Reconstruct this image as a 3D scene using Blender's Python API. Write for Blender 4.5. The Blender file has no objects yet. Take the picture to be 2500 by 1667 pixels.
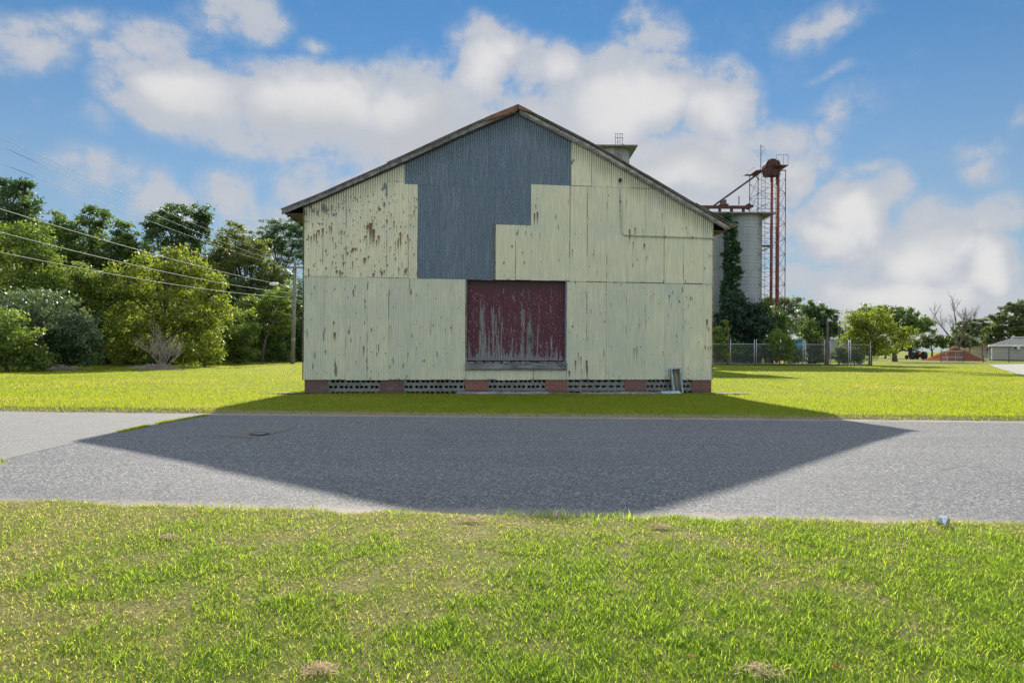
import bpy, math, random
import numpy as np
from mathutils import Vector, Matrix
random.seed(7)
RNG = np.random.default_rng(11)
PI = math.pi
scene = bpy.context.scene
COL = scene.collection

# ---------------------------------------------------------------- camera
F_PX, CX, CY, ROLL, CAMZ = 1667.0, 1250.0, 853.0, 0.0055, 1.30   # photo is 2500 px wide
cam_data = bpy.data.cameras.new('camera')
cam_data.sensor_width = 36.0
cam_data.lens = F_PX / 2500.0 * 36.0
cam_data.shift_y = 19.5 / 2500.0
cam_data.clip_start = 0.1
cam_data.clip_end = 6000.0
cam = bpy.data.objects.new('camera', cam_data)
COL.objects.link(cam)
cam.matrix_world = Matrix.Translation((0, 0, CAMZ)) @ Matrix.Rotation(PI/2, 4, 'X') @ Matrix.Rotation(ROLL, 4, 'Z')
scene.camera = cam

SUN_EL, SUN_AZ = math.radians(29.7), math.radians(-0.8)   # azimuth from +Y towards +X
EXPOSURE = 0.95
SKY_STRENGTH = 0.12
BACK_CLOUD_FILL = 1.35                                         # brightness added to unseen clouds to fill the shade
CLOUD = 3.15                                              # radiance of a lit cloud before the strength

scene.view_settings.view_transform = 'Standard'
scene.view_settings.look = 'None'
scene.view_settings.exposure = EXPOSURE
scene.view_settings.gamma = 1.0
scene.view_settings.use_curve_mapping = False
scene.cycles.max_bounces = 8
scene.cycles.transparent_max_bounces = 16
scene.cycles.sample_clamp_indirect = 6.0

sun_data = bpy.data.lights.new('sun', 'SUN')
sun_data.energy = 4.2
sun_data.angle = math.radians(0.6)
sun_data.color = (1.0, 0.93, 0.82)
sun = bpy.data.objects.new('sun', sun_data)
COL.objects.link(sun)
_sd = Vector((math.sin(SUN_AZ)*math.cos(SUN_EL), math.cos(SUN_AZ)*math.cos(SUN_EL), math.sin(SUN_EL)))
sun.rotation_euler = _sd.to_track_quat('Z', 'Y').to_euler()
sun.location = (0, 60, 60)

# ---------------------------------------------------------------- projection helper: photo pixel -> real point
def ray(px, py):
    a, b = (px-CX)/F_PX, -(py-CY)/F_PX
    c, s = math.cos(ROLL), math.sin(ROLL)
    return np.array([a*c - b*s, 1.0, b*c + a*s])
def P(px, py, d):
    r = ray(px, py) * d
    return np.array([r[0], r[1], r[2] + CAMZ])
def G(px, py, z=0.0):
    r = ray(px, py)
    t = (z - CAMZ) / r[2]
    return np.array([r[0]*t, t, z])
BARN_O = np.array([-5.909, 19.35])
BARN_ROT = math.radians(8.102)
BU = np.array([math.cos(BARN_ROT), math.sin(BARN_ROT)])
def FU(px, py):                       # photo pixel -> (u, z) on the barn's gable wall
    r = ray(px, py)
    t, u = np.linalg.solve(np.array([[r[0], -BU[0]], [r[1], -BU[1]]]), BARN_O)
    return u, CAMZ + t*r[2]

# ---------------------------------------------------------------- node helpers
class NT:
    def __init__(s, tree): s.t = tree; s.n = tree.nodes; s.l = tree.links
    def node(s, typ, **kw):
        n = s.n.new(typ)
        for k, v in kw.items(): setattr(n, k, v)
        return n
    def put(s, sock, v):
        if v is None: return
        if hasattr(v, 'is_output') or isinstance(v, bpy.types.NodeSocket): s.l.new(v, sock)
        else:
            if isinstance(v, (tuple, list)) and sock.type == 'RGBA' and len(v) == 3: v = (*v, 1)
            sock.default_value = v
    def m(s, op, a, b=None, c=None, clamp=False):
        n = s.node('ShaderNodeMath', operation=op); n.use_clamp = clamp
        for i, v in enumerate((a, b, c)): s.put(n.inputs[i], v)
        return n.outputs[0]
    def vm(s, op, a, b=None, out=0):
        n = s.node('ShaderNodeVectorMath', operation=op)
        s.put(n.inputs[0], a)
        if b is not None: s.put(n.inputs[1], b)
        return n.outputs[out]
    def mix(s, f, a, b, blend='MIX'):
        n = s.node('ShaderNodeMix', data_type='RGBA', blend_type=blend)
        s.put(n.inputs[0], f); s.put(n.inputs[6], a); s.put(n.inputs[7], b)
        return n.outputs[2]
    def smooth(s, v, lo, hi, a=0.0, b=1.0):
        n = s.node('ShaderNodeMapRange', interpolation_type='SMOOTHSTEP')
        s.put(n.inputs[0], v)
        for i, q in enumerate((lo, hi, a, b)): s.put(n.inputs[i+1], q)
        return n.outputs[0]
    def noise(s, vec, scale, detail=4, rough=.55, dist=0.0, dim='3D'):
        n = s.node('ShaderNodeTexNoise', noise_dimensions=dim)
        s.put(n.inputs['Vector'], vec); n.inputs['Scale'].default_value = scale
        n.inputs['Detail'].default_value = detail; n.inputs['Roughness'].default_value = rough
        n.inputs['Distortion'].default_value = dist
        return n.outputs[0]
    def voro(s, vec, scale, out='Distance', feature='F1'):
        n = s.node('ShaderNodeTexVoronoi', feature=feature)
        s.put(n.inputs['Vector'], vec); n.inputs['Scale'].default_value = scale
        return n.outputs[out]
    def scale(s, vec, v): return s.vm('MULTIPLY', vec, v)
    def obj(s): return s.node('ShaderNodeTexCoord').outputs['Object']
    def pos(s): return s.node('ShaderNodeNewGeometry').outputs['Position']
    def attr(s, name): return s.node('ShaderNodeAttribute', attribute_name=name)
    def xyz(s, vec):
        n = s.node('ShaderNodeSeparateXYZ'); s.put(n.inputs[0], vec); return n.outputs
    def bump(s, h, strength=.3, dist=.02):
        n = s.node('ShaderNodeBump'); s.put(n.inputs['Height'], h)
        n.inputs['Strength'].default_value = strength; n.inputs['Distance'].default_value = dist
        return n.outputs[0]

def new_mat(name):
    m = bpy.data.materials.new(name); m.use_nodes = True
    t = NT(m.node_tree); b = m.node_tree.nodes['Principled BSDF']
    return m, t, b
def principled(t, b, col=None, rough=.8, metal=0.0, spec=.3, bump=None):
    if col is not None: t.put(b.inputs['Base Color'], col)
    t.put(b.inputs['Roughness'], rough); t.put(b.inputs['Metallic'], metal)
    t.put(b.inputs['Specular IOR Level'], spec)
    if bump is not None: t.put(b.inputs['Normal'], bump)
def simple(name, c, var=.25, scale=6.0, rough=.8, metal=0.0, spec=.3, c2=None, bump=.15, stretch=(1, 1, 1)):
    m, t, b = new_mat(name)
    o = t.scale(t.obj(), stretch)
    n = t.noise(o, scale, 6, .65)
    f = t.smooth(n, .3, .7)
    dark = tuple(q*(1-var) for q in c) if c2 is None else c2
    col = t.mix(f, dark, tuple(min(1, q*(1+var*.6)) for q in c))
    principled(t, b, col, rough, metal, spec, t.bump(t.noise(o, scale*4, 4), bump, .02) if bump else None)
    return m

# ---------------------------------------------------------------- sky
world = bpy.data.worlds.new('World')
scene.world = world
world.use_nodes = True
def build_world():
    t = NT(world.node_tree)
    bg = world.node_tree.nodes['Background']
    sky = t.node('ShaderNodeTexSky', sky_type='NISHITA')
    sky.sun_disc = False
    sky.sun_elevation = SUN_EL
    sky.sun_rotation = SUN_AZ
    sky.air_density = 1.0; sky.dust_density = 0.0; sky.ozone_density = 3.0; sky.altitude = 0
    d = t.node('ShaderNodeTexCoord').outputs['Generated']
    x, y, z = t.xyz(d)
    az = t.m('ARCTAN2', x, y)
    el = t.m('ARCSINE', t.m('MINIMUM', t.m('MAXIMUM', z, -1.0), 1.0))
    comb = t.node('ShaderNodeCombineXYZ')
    t.put(comb.inputs[0], az); t.put(comb.inputs[1], el)
    # cloud density as a node group, evaluated here and a little higher up to find the sunlit tops
    g = bpy.data.node_groups.new('cloud_density', 'ShaderNodeTree')
    g.interface.new_socket('Vector', in_out='INPUT', socket_type='NodeSocketVector')
    g.interface.new_socket('Density', in_out='OUTPUT', socket_type='NodeSocketFloat')
    g.interface.new_socket('Lit', in_out='OUTPUT', socket_type='NodeSocketFloat')
    q = NT(g)
    gi, go = q.node('NodeGroupInput'), q.node('NodeGroupOutput')
    uv = gi.outputs[0]
    w1 = q.node('ShaderNodeTexNoise'); q.put(w1.inputs['Vector'], uv); w1.inputs['Scale'].default_value = 5.0; w1.inputs['Detail'].default_value = 3
    warp = q.vm('MULTIPLY', q.vm('SUBTRACT', w1.outputs['Color'], (.5, .5, .5)), (.16, .10, 0))
    wuv = q.vm('ADD', uv, warp)
    def ell(px, py, rx, ry, w):
        r = ray(px, py)
        a, e = math.atan2(r[0], r[1]), math.atan2(r[2], math.hypot(r[0], r[1]))
        ca = math.cos(a)
        return a, e, rx/F_PX*ca*ca, ry/F_PX*ca, w
    E = [ell(*k) for k in [
        (500, 255, 260, 120, 1.25), (760, 270, 300, 140, 1.35), (620, 350, 300, 80, .62), (1000, 320, 320, 190, 1.35), (880, 470, 290, 110, .75),
        (1180, 170, 150, 110, 1.0), (1330, 170, 130, 90, .9), (1500, 250, 300, 150, 1.4), (1720, 270, 210, 140, 1.3), (1650, 420, 440, 150, 1.25),
        (1840, 340, 190, 80, .75), (1930, 410, 150, 95, .85), (1640, 560, 350, 140, 1.1), (1300, 400, 400, 200, 1.0),
        (110, 100, 180, 95, .60), (230, 60, 120, 70, .45), (420, 110, 170, 90, .58), (590, 40, 160, 80, .55), (330, 150, 130, 50, .5),
        (770, 105, 70, 32, .38), (1590, 70, 130, 75, .55), (1560, 30, 60, 50, .4), (2020, 50, 150, 60, .45), (2070, 170, 85, 24, .3),
        (2100, 270, 90, 80, .33), (2060, 330, 80, 60, .3),
        (2090, 510, 160, 125, 1.2), (2010, 570, 150, 120, .9), (2230, 610, 260, 140, 1.15), (2150, 740, 430, 170, 1.2), (2420, 650, 130, 130, 1.1),
        (2440, 540, 140, 70, .6), (2420, 740, 260, 110, .9), (2400, 430, 80, 60, .33), (2390, 390, 110, 45, .36), (2490, 300, 50, 60, .3),
        (210, 420, 130, 80, .48), (330, 480, 110, 75, .45), (410, 520, 130, 60, .5), (560, 490, 120, 90, .62), (640, 560, 190, 90, .6), (150, 255, 26, 26, .22), (250, 300, 70, 45, .2)]]
    acc = None
    for a, e, rx, ry, w in E:
        v = q.vm('MULTIPLY', q.vm('SUBTRACT', wuv, (a, e, 0)), (1/rx, 1/ry, 0))
        f = q.m('MULTIPLY_ADD', q.vm('LENGTH', v, out=1), -w, w)
        f = q.m('MAXIMUM', f, 0.0)
        acc = f if acc is None else q.m('MAXIMUM', acc, f)
    # broken cloud over the rest of the dome (behind and beside the camera), added for ambient fill
    ux, uy, _ = q.xyz(uv)
    side = q.m('MAXIMUM', q.smooth(q.m('ABSOLUTE', ux), .80, 1.3), q.smooth(uy, .54, .75))
    back = q.m('MULTIPLY', side, q.smooth(q.noise(uv, 2.2, 3), .40, .66, 0, 1.0))
    acc = q.m('MAXIMUM', acc, back)
    st = q.vm('MULTIPLY', uv, (1, 1.25, 1))
    fb = q.noise(st, 9.0, 9, .58)
    fine = q.noise(st, 30.0, 8, .66)
    wst = q.vm('ADD', st, q.vm('MULTIPLY', q.vm('SUBTRACT', w1.outputs['Color'], (.5, .5, .5)), (.10, .08, 0)))
    p1 = q.m('SUBTRACT', .42, q.voro(wst, 11.0)); p2 = q.m('SUBTRACT', .42, q.voro(wst, 27.0))
    puff = q.m('ADD', q.m('MULTIPLY', p1, .55), q.m('MULTIPLY', p2, .30))
    n = q.m('ADD', q.m('MULTIPLY', q.m('SUBTRACT', fb, .5), .95), q.m('MULTIPLY', q.m('SUBTRACT', fine, .5), .62))
    n = q.m('ADD', n, q.m('MULTIPLY', puff, q.smooth(acc, .25, .6)))
    q.put(go.inputs[0], q.m('ADD', acc, q.m('MULTIPLY', n, q.m('MULTIPLY', q.smooth(acc, 0.0, .25, .35, 1.0), q.smooth(acc, .45, .95, 1.0, .5)))))
    # sunlit upper parts of the big cumulus, broken up by the same billows
    lit = None
    for k in ((470, 200, 240, 110, 1), (800, 210, 260, 110, 1), (1190, 150, 150, 110, .9), (1360, 190, 200, 110, .8), (1560, 230, 260, 140, .95), (1790, 260, 180, 130, 1), (1960, 360, 120, 60, .8),
              (2060, 520, 190, 130, .9), (2180, 640, 400, 120, 1), (2430, 640, 160, 100, .9), (1620, 470, 150, 90, .6), (120, 90, 150, 70, .5), (560, 520, 120, 70, .5), (2030, 700, 200, 60, .6)):
        a, e, rx, ry, w = ell(*k)
        v = q.vm('MULTIPLY', q.vm('SUBTRACT', wuv, (a, e, 0)), (1/rx, 1/ry, 0))
        f = q.m('MULTIPLY_ADD', q.vm('LENGTH', v, out=1), -w, w)
        lit = f if lit is None else q.m('MAXIMUM', lit, f)
    relief = q.m('ADD', q.m('MULTIPLY', q.m('SUBTRACT', fb, .5), 1.3), q.m('MULTIPLY', puff, .55))
    q.put(go.inputs[1], q.m('ADD', q.m('MAXIMUM', lit, -.15), q.m('MULTIPLY', relief, .55)))
    gn = t.node('ShaderNodeGroup'); gn.node_tree = g
    t.put(gn.inputs[0], comb.outputs[0])
    d0 = gn.outputs[0]
    alpha = t.mix(t.smooth(d0, .2, .5), t.smooth(d0, -.02, .50), t.smooth(d0, .07, .29))
    lit = t.smooth(gn.outputs[1], -.30, .70)
    thick = t.smooth(d0, .35, 1.0)
    col = t.mix(lit, (.75, .765, .79), (1.09, 1.065, 1.045))
    col = t.mix(t.m('SUBTRACT', 1.0, thick), col, (.74, .775, .85))
    # unseen clouds overhead, beside and behind the camera: brightened to add fill light
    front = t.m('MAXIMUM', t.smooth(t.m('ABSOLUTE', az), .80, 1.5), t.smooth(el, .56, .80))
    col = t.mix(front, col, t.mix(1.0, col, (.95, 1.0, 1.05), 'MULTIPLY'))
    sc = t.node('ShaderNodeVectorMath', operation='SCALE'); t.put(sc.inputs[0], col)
    t.put(sc.inputs['Scale'], t.m('MULTIPLY_ADD', front, BACK_CLOUD_FILL, 1.0)); col = sc.outputs[0]
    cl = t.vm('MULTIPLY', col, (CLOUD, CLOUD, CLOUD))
    # clear sky: cool the sun's pale glow back towards blue; thin milky air near the horizon
    clear = t.mix(1.0, sky.outputs[0], (.225, .36, .415), 'MULTIPLY')
    hz = t.smooth(el, .0, .48, .66, 0.0)
    clear = t.mix(hz, clear, (CLOUD*.56, CLOUD*.61, CLOUD*.67))
    up = t.smooth(el, -.02, .03)
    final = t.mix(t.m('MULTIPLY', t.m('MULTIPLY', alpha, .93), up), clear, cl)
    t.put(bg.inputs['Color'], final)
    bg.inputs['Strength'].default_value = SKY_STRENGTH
    world.cycles.sampling_method = 'MANUAL'
    world.cycles.sample_map_resolution = 256
build_world()

# ---------------------------------------------------------------- mesh helpers
class MB:
    def __init__(s): s.v = []; s.f = []; s.mi = []; s.cur = 0
    def add(s, verts, faces):
        o = len(s.v); s.v += [tuple(map(float, p)) for p in verts]
        s.f += [tuple(i+o for i in f) for f in faces]; s.mi += [s.cur]*len(faces)
    def box(s, x0, x1, y0, y1, z0, z1, M=None):
        v = [(x, y, z) for z in (z0, z1) for y in (y0, y1) for x in (x0, x1)]
        if M is not None: v = [tuple(M @ Vector(p)) for p in v]
        s.add(v, [(0, 2, 3, 1), (4, 5, 7, 6), (0, 1, 5, 4), (2, 6, 7, 3), (0, 4, 6, 2), (1, 3, 7, 5)])
    def tube(s, pts, r, n=6, cap=True, squash=None):
        pts = [Vector(p) for p in pts]
        rs = r if isinstance(r, (list, tuple)) else [r]*len(pts)
        v = []; up = Vector((0, 0, 1))
        prev = None
        for i, p in enumerate(pts):
            d = (pts[min(i+1, len(pts)-1)] - pts[max(i-1, 0)]).normalized()
            if prev is None:
                a = d.orthogonal().normalized()
            else:
                a = (prev - d*prev.dot(d))
                a = a.normalized() if a.length > 1e-6 else d.orthogonal().normalized()
            prev = a; b = d.cross(a)
            for k in range(n):
                t = 2*PI*k/n
                v.append(tuple(p + (a*math.cos(t) + b*math.sin(t))*rs[i]))
        f = []
        for i in range(len(pts)-1):
            for k in range(n):
                k2 = (k+1) % n
                f.append((i*n+k, i*n+k2, (i+1)*n+k2, (i+1)*n+k))
        if cap:
            f.append(tuple(range(n))[::-1]); f.append(tuple((len(pts)-1)*n+k for k in range(n)))
        s.add(v, f)
    def lathe(s, prof, n=24, M=None, cap=True):
        v = []; f = []
        for (r, z) in prof:
            for k in range(n):
                t = 2*PI*k/n
                v.append((r*math.cos(t), r*math.sin(t), z))
        if M is not None: v = [tuple(M @ Vector(p)) for p in v]
        m = len(prof)
        for i in range(m-1):
            for k in range(n):
                k2 = (k+1) % n
                f.append((i*n+k, i*n+k2, (i+1)*n+k2, (i+1)*n+k))
        if cap:
            f.append(tuple(range(n))[::-1]); f.append(tuple((m-1)*n+k for k in range(n)))
        s.add(v, f)
    def prism(s, poly, y0, y1, M=None):       # poly in (x, z), extruded along y
        n = len(poly)
        v = [(x, y0, z) for x, z in poly] + [(x, y1, z) for x, z in poly]
        if M is not None: v = [tuple(M @ Vector(p)) for p in v]
        f = [tuple(range(n)), tuple(range(2*n-1, n-1, -1))]
        for i in range(n):
            j = (i+1) % n
            f.append((i, i+n, j+n, j))
        s.add(v, f)
    def build(s, name, mat, parent=None, smooth=False, loc=None, rotz=0):
        me = bpy.data.meshes.new(name)
        me.from_pydata(s.v, [], s.f)
        mats = mat if isinstance(mat, (list, tuple)) else [mat]
        for m in mats: me.materials.append(m)
        if len(mats) > 1: me.polygons.foreach_set('material_index', s.mi)
        if smooth: me.polygons.foreach_set('use_smooth', [True]*len(s.f))
        me.update()
        return link(name, me, parent, loc, rotz)
def link(name, me, parent=None, loc=None, rotz=0):
    o = bpy.data.objects.new(name, me)
    COL.objects.link(o)
    if parent is not None: o.parent = parent
    if loc is not None: o.location = loc
    o.rotation_euler.z = rotz
    return o
def np_mesh(name, V, Fq, mat, attrs=None, smooth=False, parent=None, face_n=4):
    me = bpy.data.meshes.new(name)
    V = np.ascontiguousarray(V, dtype=np.float32); Fq = np.ascontiguousarray(Fq, dtype=np.int32)
    nf = len(Fq)
    me.vertices.add(len(V)); me.vertices.foreach_set('co', V.ravel())
    me.loops.add(nf*face_n); me.loops.foreach_set('vertex_index', Fq.ravel())
    me.polygons.add(nf)
    me.polygons.foreach_set('loop_start', np.arange(0, nf*face_n, face_n, dtype=np.int32))
    me.polygons.foreach_set('loop_total', np.full(nf, face_n, dtype=np.int32))
    if smooth: me.polygons.foreach_set('use_smooth', np.ones(nf, dtype=bool))
    me.update(calc_edges=True)
    for k, a in (attrs or {}).items():
        if a.ndim == 1:
            at = me.attributes.new(k, 'FLOAT', 'POINT'); at.data.foreach_set('value', np.ascontiguousarray(a, dtype=np.float32))
        else:
            at = me.attributes.new(k, 'FLOAT_COLOR', 'POINT')
            c = np.ones((len(a), 4), dtype=np.float32); c[:, :3] = a
            at.data.foreach_set('color', c.ravel())
    me.materials.append(mat)
    return link(name, me, parent)
def tag(o, label=None, cat=None, group=None, kind=None):
    if label: o['label'] = label
    if cat: o['category'] = cat
    if group: o['group'] = group
    if kind: o['kind'] = kind
    return o
def thing(name, label, cat, loc=(0, 0, 0), rotz=0, group=None):
    o = bpy.data.objects.new(name, None); COL.objects.link(o)
    o.empty_display_size = .3
    o.location = loc; o.rotation_euler.z = rotz
    return tag(o, label, cat, group)
def copy_tree(o, parent=None):
    c = o.copy(); COL.objects.link(c)
    if parent is not None: c.parent = parent
    for ch in list(o.children): copy_tree(ch, c)
    return c

# smooth value noise for mesh masks (numpy)
def vnoise(x, y, seed=0):
    r = np.random.default_rng(seed); T = r.random((256, 256))
    xi, yi = np.floor(x).astype(int), np.floor(y).astype(int)
    fx, fy = x-xi, y-yi
    fx, fy = fx*fx*(3-2*fx), fy*fy*(3-2*fy)
    a = T[xi % 256, yi % 256]; b = T[(xi+1) % 256, yi % 256]
    c = T[xi % 256, (yi+1) % 256]; d = T[(xi+1) % 256, (yi+1) % 256]
    return (a*(1-fx)+b*fx)*(1-fy) + (c*(1-fx)+d*fx)*fy
def fbm(x, y, seed=0, o=4):
    s = 0; a = .5; n = 0
    for k in range(o):
        s = s + a*vnoise(x*2**k, y*2**k, seed+k); n += a; a *= .5
    return s/n
def sstep(x, a, b):
    t = np.clip((x-a)/(b-a), 0, 1); return t*t*(3-2*t)

# ================================================================ GROUND, ROAD
def y_far(x):  return 14.08 - .040*x + .10*(vnoise(np.asarray(x)*.55+40, np.zeros_like(x)+3., 5)-.5) + .10*(vnoise(np.asarray(x)*2.1+9, np.zeros_like(x)+7., 6)-.5)
def y_near(x): return 5.72 - .0680*x + .30*(vnoise(np.asarray(x)*.8+70, np.zeros_like(x)+1., 8)-.5) + .20*(vnoise(np.asarray(x)*3.1+5, np.zeros_like(x)+2., 9)-.5)
ROAD_Z = -0.065
def ground_z(x, y):
    a = sstep(y - y_far(x), -.12, .40); b = sstep(y_near(x) - y, -.10, .40)
    lawn = np.maximum(a, b)
    z = -0.14 + .14*lawn
    z = z + lawn*(.05*(fbm(x*.25+11, y*.25+3, 3, 3)-.5))
    return z
def make_ground():
    ys = np.concatenate([np.linspace(-60, 1, 30), np.arange(1.3, 6.6, .06), np.linspace(6.8, 13.0, 12), np.arange(13.2, 15.4, .06),
                         np.linspace(15.6, 60, 90), np.geomspace(62, 2600, 40)])
    xs = np.concatenate([-np.geomspace(2600, 22, 40), np.linspace(-21, 21, 420), np.geomspace(22, 2600, 40)])
    X, Y = np.meshgrid(xs, ys)
    Z = ground_z(X, Y)
    nx, ny = len(xs), len(ys)
    V = np.stack([X.ravel(), Y.ravel(), Z.ravel()], 1)
    i = np.arange(nx*ny).reshape(ny, nx)
    Fq = np.stack([i[:-1, :-1], i[:-1, 1:], i[1:, 1:], i[1:, :-1]], -1).reshape(-1, 4)
    m, t, b = new_mat('lawn_ground')
    p = t.pos(); x, y, z = t.xyz(p)
    big = t.noise(p, .16, 4, .6); mid = t.noise(t.scale(p, (1, .45, 1)), 1.1, 5, .6); fine = t.noise(t.scale(p, (1, .55, 1)), 15, 5, .7)
    green = t.mix(t.smooth(mid, .3, .7), (.13, .165, .018), (.19, .215, .026))
    green = t.mix(t.smooth(fine, .35, .75), green, (.22, .23, .036))
    dry = t.smooth(big, .52, .70, 0, .55)
    far = t.mix(dry, green, (.31, .27, .095))
    # foreground verge: straw and soil between the blades
    nsoil = t.noise(p, 30, 6, .7)
    verge = t.mix(t.smooth(nsoil, .3, .7), (.13, .11, .05), (.30, .26, .12))
    verge = t.mix(t.smooth(t.noise(p, 2.2, 4), .4, .65), verge, (.15, .165, .035))
    near = t.smooth(y, 9.5, 10.5, 1.0, 0.0)
    col = t.mix(near, far, verge)
    # sandy, crumbled strip where the turf meets the asphalt
    sand = t.mix(t.noise(p, 45, 4), (.36, .29, .21), (.20, .16, .11))
    ed = t.smooth(t.m('ADD', z, t.m('MULTIPLY', t.m('SUBTRACT', nsoil, .5), .03)), -.055, -.018, 1.0, 0.0)
    col = t.mix(ed, col, sand)
    principled(t, b, col, .95, 0, .1, t.bump(t.m('ADD', fine, nsoil), .6, .04))
    o = np_mesh('ground', V, Fq, m, smooth=True)
    tag(o, kind='structure')
make_ground()

def make_road():
    xs = np.linspace(-140, 140, 281)
    V = []; Fq = []
    cols = np.linspace(0, 1, 9)
    for x in xs:
        a, b_ = 5.72 - .068*x - .75, 14.08 - .040*x + .65
        for c in cols: V.append((x, a + (b_-a)*c, ROAD_Z + .03*math.sin(PI*c) - .03))
    n = len(cols)
    for i in range(len(xs)-1):
        for k in range(n-1): Fq.append((i*n+k, (i+1)*n+k, (i+1)*n+k+1, i*n+k+1))
    m, t, b = new_mat('road_asphalt')
    p = t.pos(); x, y, z = t.xyz(p)
    cell = t.node('ShaderNodeTexVoronoi'); t.put(cell.inputs['Vector'], p); cell.inputs['Scale'].default_value = 62
    cr, cg, cb = t.xyz(cell.outputs['Color'])
    n2 = t.noise(p, 140, 3, .7); n3 = t.noise(p, 22, 5, .7); big = t.noise(p, .5, 4, .6)
    base = t.mix(t.smooth(cr, .25, .95), (.075, .080, .086), (.285, .285, .278))
    base = t.mix(t.smooth(cg, .90, .97), base, (.48, .46, .42))
    base = t.mix(t.smooth(cb, .88, .95), base, (.035, .037, .042))
    base = t.mix(t.smooth(n2, .3, .7, 0, .22), base, (.12, .12, .12))
    base = t.mix(t.smooth(n3, .3, .75, 0, .22), base, (.20, .195, .185))
    base = t.mix(t.smooth(big, .35, .7, 0, .30), base, (.20, .197, .19))
    # longitudinal paving seam
    sy = t.m('ADD', y, t.m('MULTIPLY', x, .05))
    wob = t.m('MULTIPLY', t.m('SUBTRACT', t.noise(p, 1.2, 4), .5), .10)
    seam = t.smooth(t.m('ABSOLUTE', t.m('ADD', t.m('SUBTRACT', sy, 10.15), wob)), .0, .035, .55, 0)
    base = t.mix(seam, base, (.06, .06, .065))
    # worn wheel tracks, stains and a few crooked cracks
    lane = t.noise(t.scale(p, (.10, 1.0, 1)), 1.1, 3, .5)
    base = t.mix(t.smooth(lane, .42, .62, 0, .26), base, (.13, .132, .135))
    stain = t.smooth(t.noise(p, 1.7, 5, .65), .62, .74, 0, .35)
    base = t.mix(stain, base, (.075, .075, .08))
    wp = t.scale(p, (.22, .30, .2))
    cw = t.node('ShaderNodeTexNoise'); t.put(cw.inputs['Vector'], p); cw.inputs['Scale'].default_value = 1.6; cw.inputs['Detail'].default_value = 6
    vcr = t.voro(t.vm('ADD', wp, t.vm('MULTIPLY', cw.outputs['Color'], (.22, .22, 0))), 1.0, 'Distance', 'DISTANCE_TO_EDGE')
    crack = t.m('MULTIPLY', t.smooth(vcr, .0, .006, .75, 0), t.smooth(t.noise(p, .35, 3), .48, .56))
    base = t.mix(t.m('MULTIPLY', crack, .45), base, (.05, .05, .052))
    # sand and grit washed to both edges
    e1 = t.m('SUBTRACT', t.m('ADD', y, t.m('MULTIPLY', x, .068)), 5.72)
    e2 = t.m('SUBTRACT', 14.08, t.m('ADD', y, t.m('MULTIPLY', x, .040)))
    grit = t.noise(p, 5, 6, .75)
    def edge(e, w): return t.smooth(t.m('ADD', e, t.m('MULTIPLY', t.m('SUBTRACT', grit, .5), .55)), 0.0, w, 1.0, 0.0)
    sandc = t.mix(t.noise(p, 90, 3, .7), (.24, .20, .15), (.46, .39, .31))
    base = t.mix(t.m('MULTIPLY', edge(e1, .34), .85), base, sandc)
    base = t.mix(t.m('MULTIPLY', edge(e2, .32), .9), base, sandc)
    h = t.m('ADD', cell.outputs['Distance'], t.m('MULTIPLY', n2, .5))
    principled(t, b, base, .82, 0, .25, t.bump(h, .45, .012))
    o = np_mesh('road', np.array(V), np.array(Fq), m, smooth=True)
    tag(o, kind='structure')
    return m
ROAD_MAT = make_road()
def road_z(x, y):
    a, b_ = 5.72 - .068*x - .75, 14.08 - .040*x + .65
    c = min(1, max(0, (y-a)/(b_-a)))
    # same piecewise-linear section as the mesh
    k = c*8; i = min(7, int(k)); f = k-i
    return ROAD_Z - .03 + .03*(math.sin(PI*i/8)*(1-f) + math.sin(PI*(i+1)/8)*f)

def flat_poly(name, pts, mat, zfun, dz, sub=.5, kind='structure'):
    """closed outline on the ground, filled with a grid that follows zfun"""
    pts = np.array(pts); x0, y0 = pts.min(0); x1, y1 = pts.max(0)
    def rowx(y):
        xs = []
        for i in range(len(pts)):
            a, b_ = pts[i], pts[(i+1) % len(pts)]
            if (a[1] <= y) != (b_[1] <= y): xs.append(a[0] + (y-a[1])/(b_[1]-a[1])*(b_[0]-a[0]))
        return (min(xs), max(xs)) if len(xs) >= 2 else None
    ny = max(8, int((y1-y0)/sub)); nx = max(6, int((x1-x0)/sub))
    V = []; Fq = []
    for j in range(ny+1):
        y = y0 + (y1-y0)*min(max(j/ny, 1e-4), 1-1e-4)
        r = rowx(y)
        for i in range(nx+1):
            x = r[0] + (r[1]-r[0])*i/nx
            V.append((x, y, zfun(x, y)+dz))
    for j in range(ny):
        for i in range(nx):
            a = j*(nx+1)+i; Fq.append((a, a+1, a+nx+2, a+nx+1))
    o = np_mesh(name, np.array(V), np.array(Fq), mat, smooth=True)
    return tag(o, kind=kind)

# older, smoother asphalt of the side street that joins at the left
def apron_material():
    m, t, b = new_mat('side_street_asphalt')
    p = t.pos()
    n1 = t.noise(p, 70, 4, .7); n2 = t.noise(p, 3.0, 5, .65); c = t.voro(p, 75, 'Color')
    cr, cg, cb = t.xyz(c)
    col = t.mix(t.smooth(n1, .3, .7), (.15, .148, .142), (.255, .25, .238))
    col = t.mix(t.smooth(cr, .86, .95), col, (.42, .40, .37))
    col = t.mix(t.smooth(n2, .4, .7, 0, .45), col, (.27, .26, .24))
    principled(t, b, col, .9, 0, .2, t.bump(n1, .3, .008))
    return m
APRON = apron_material()
JOINT = [G(px, py, -.06)[:2] for px, py in ((-400, 1235), (0, 1123), (61, 1107.5), (180, 1081), (333, 1044), (408, 1027.6), (505, 1010.5))]
pts = [tuple(q) for q in JOINT] + [(JOINT[-1][0]-.3, 14.95), (-30, 15.8), (-40, 12.0), (-22, 6.5)]
flat_poly('side_street', pts, APRON, road_z, .0035, .3)
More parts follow.
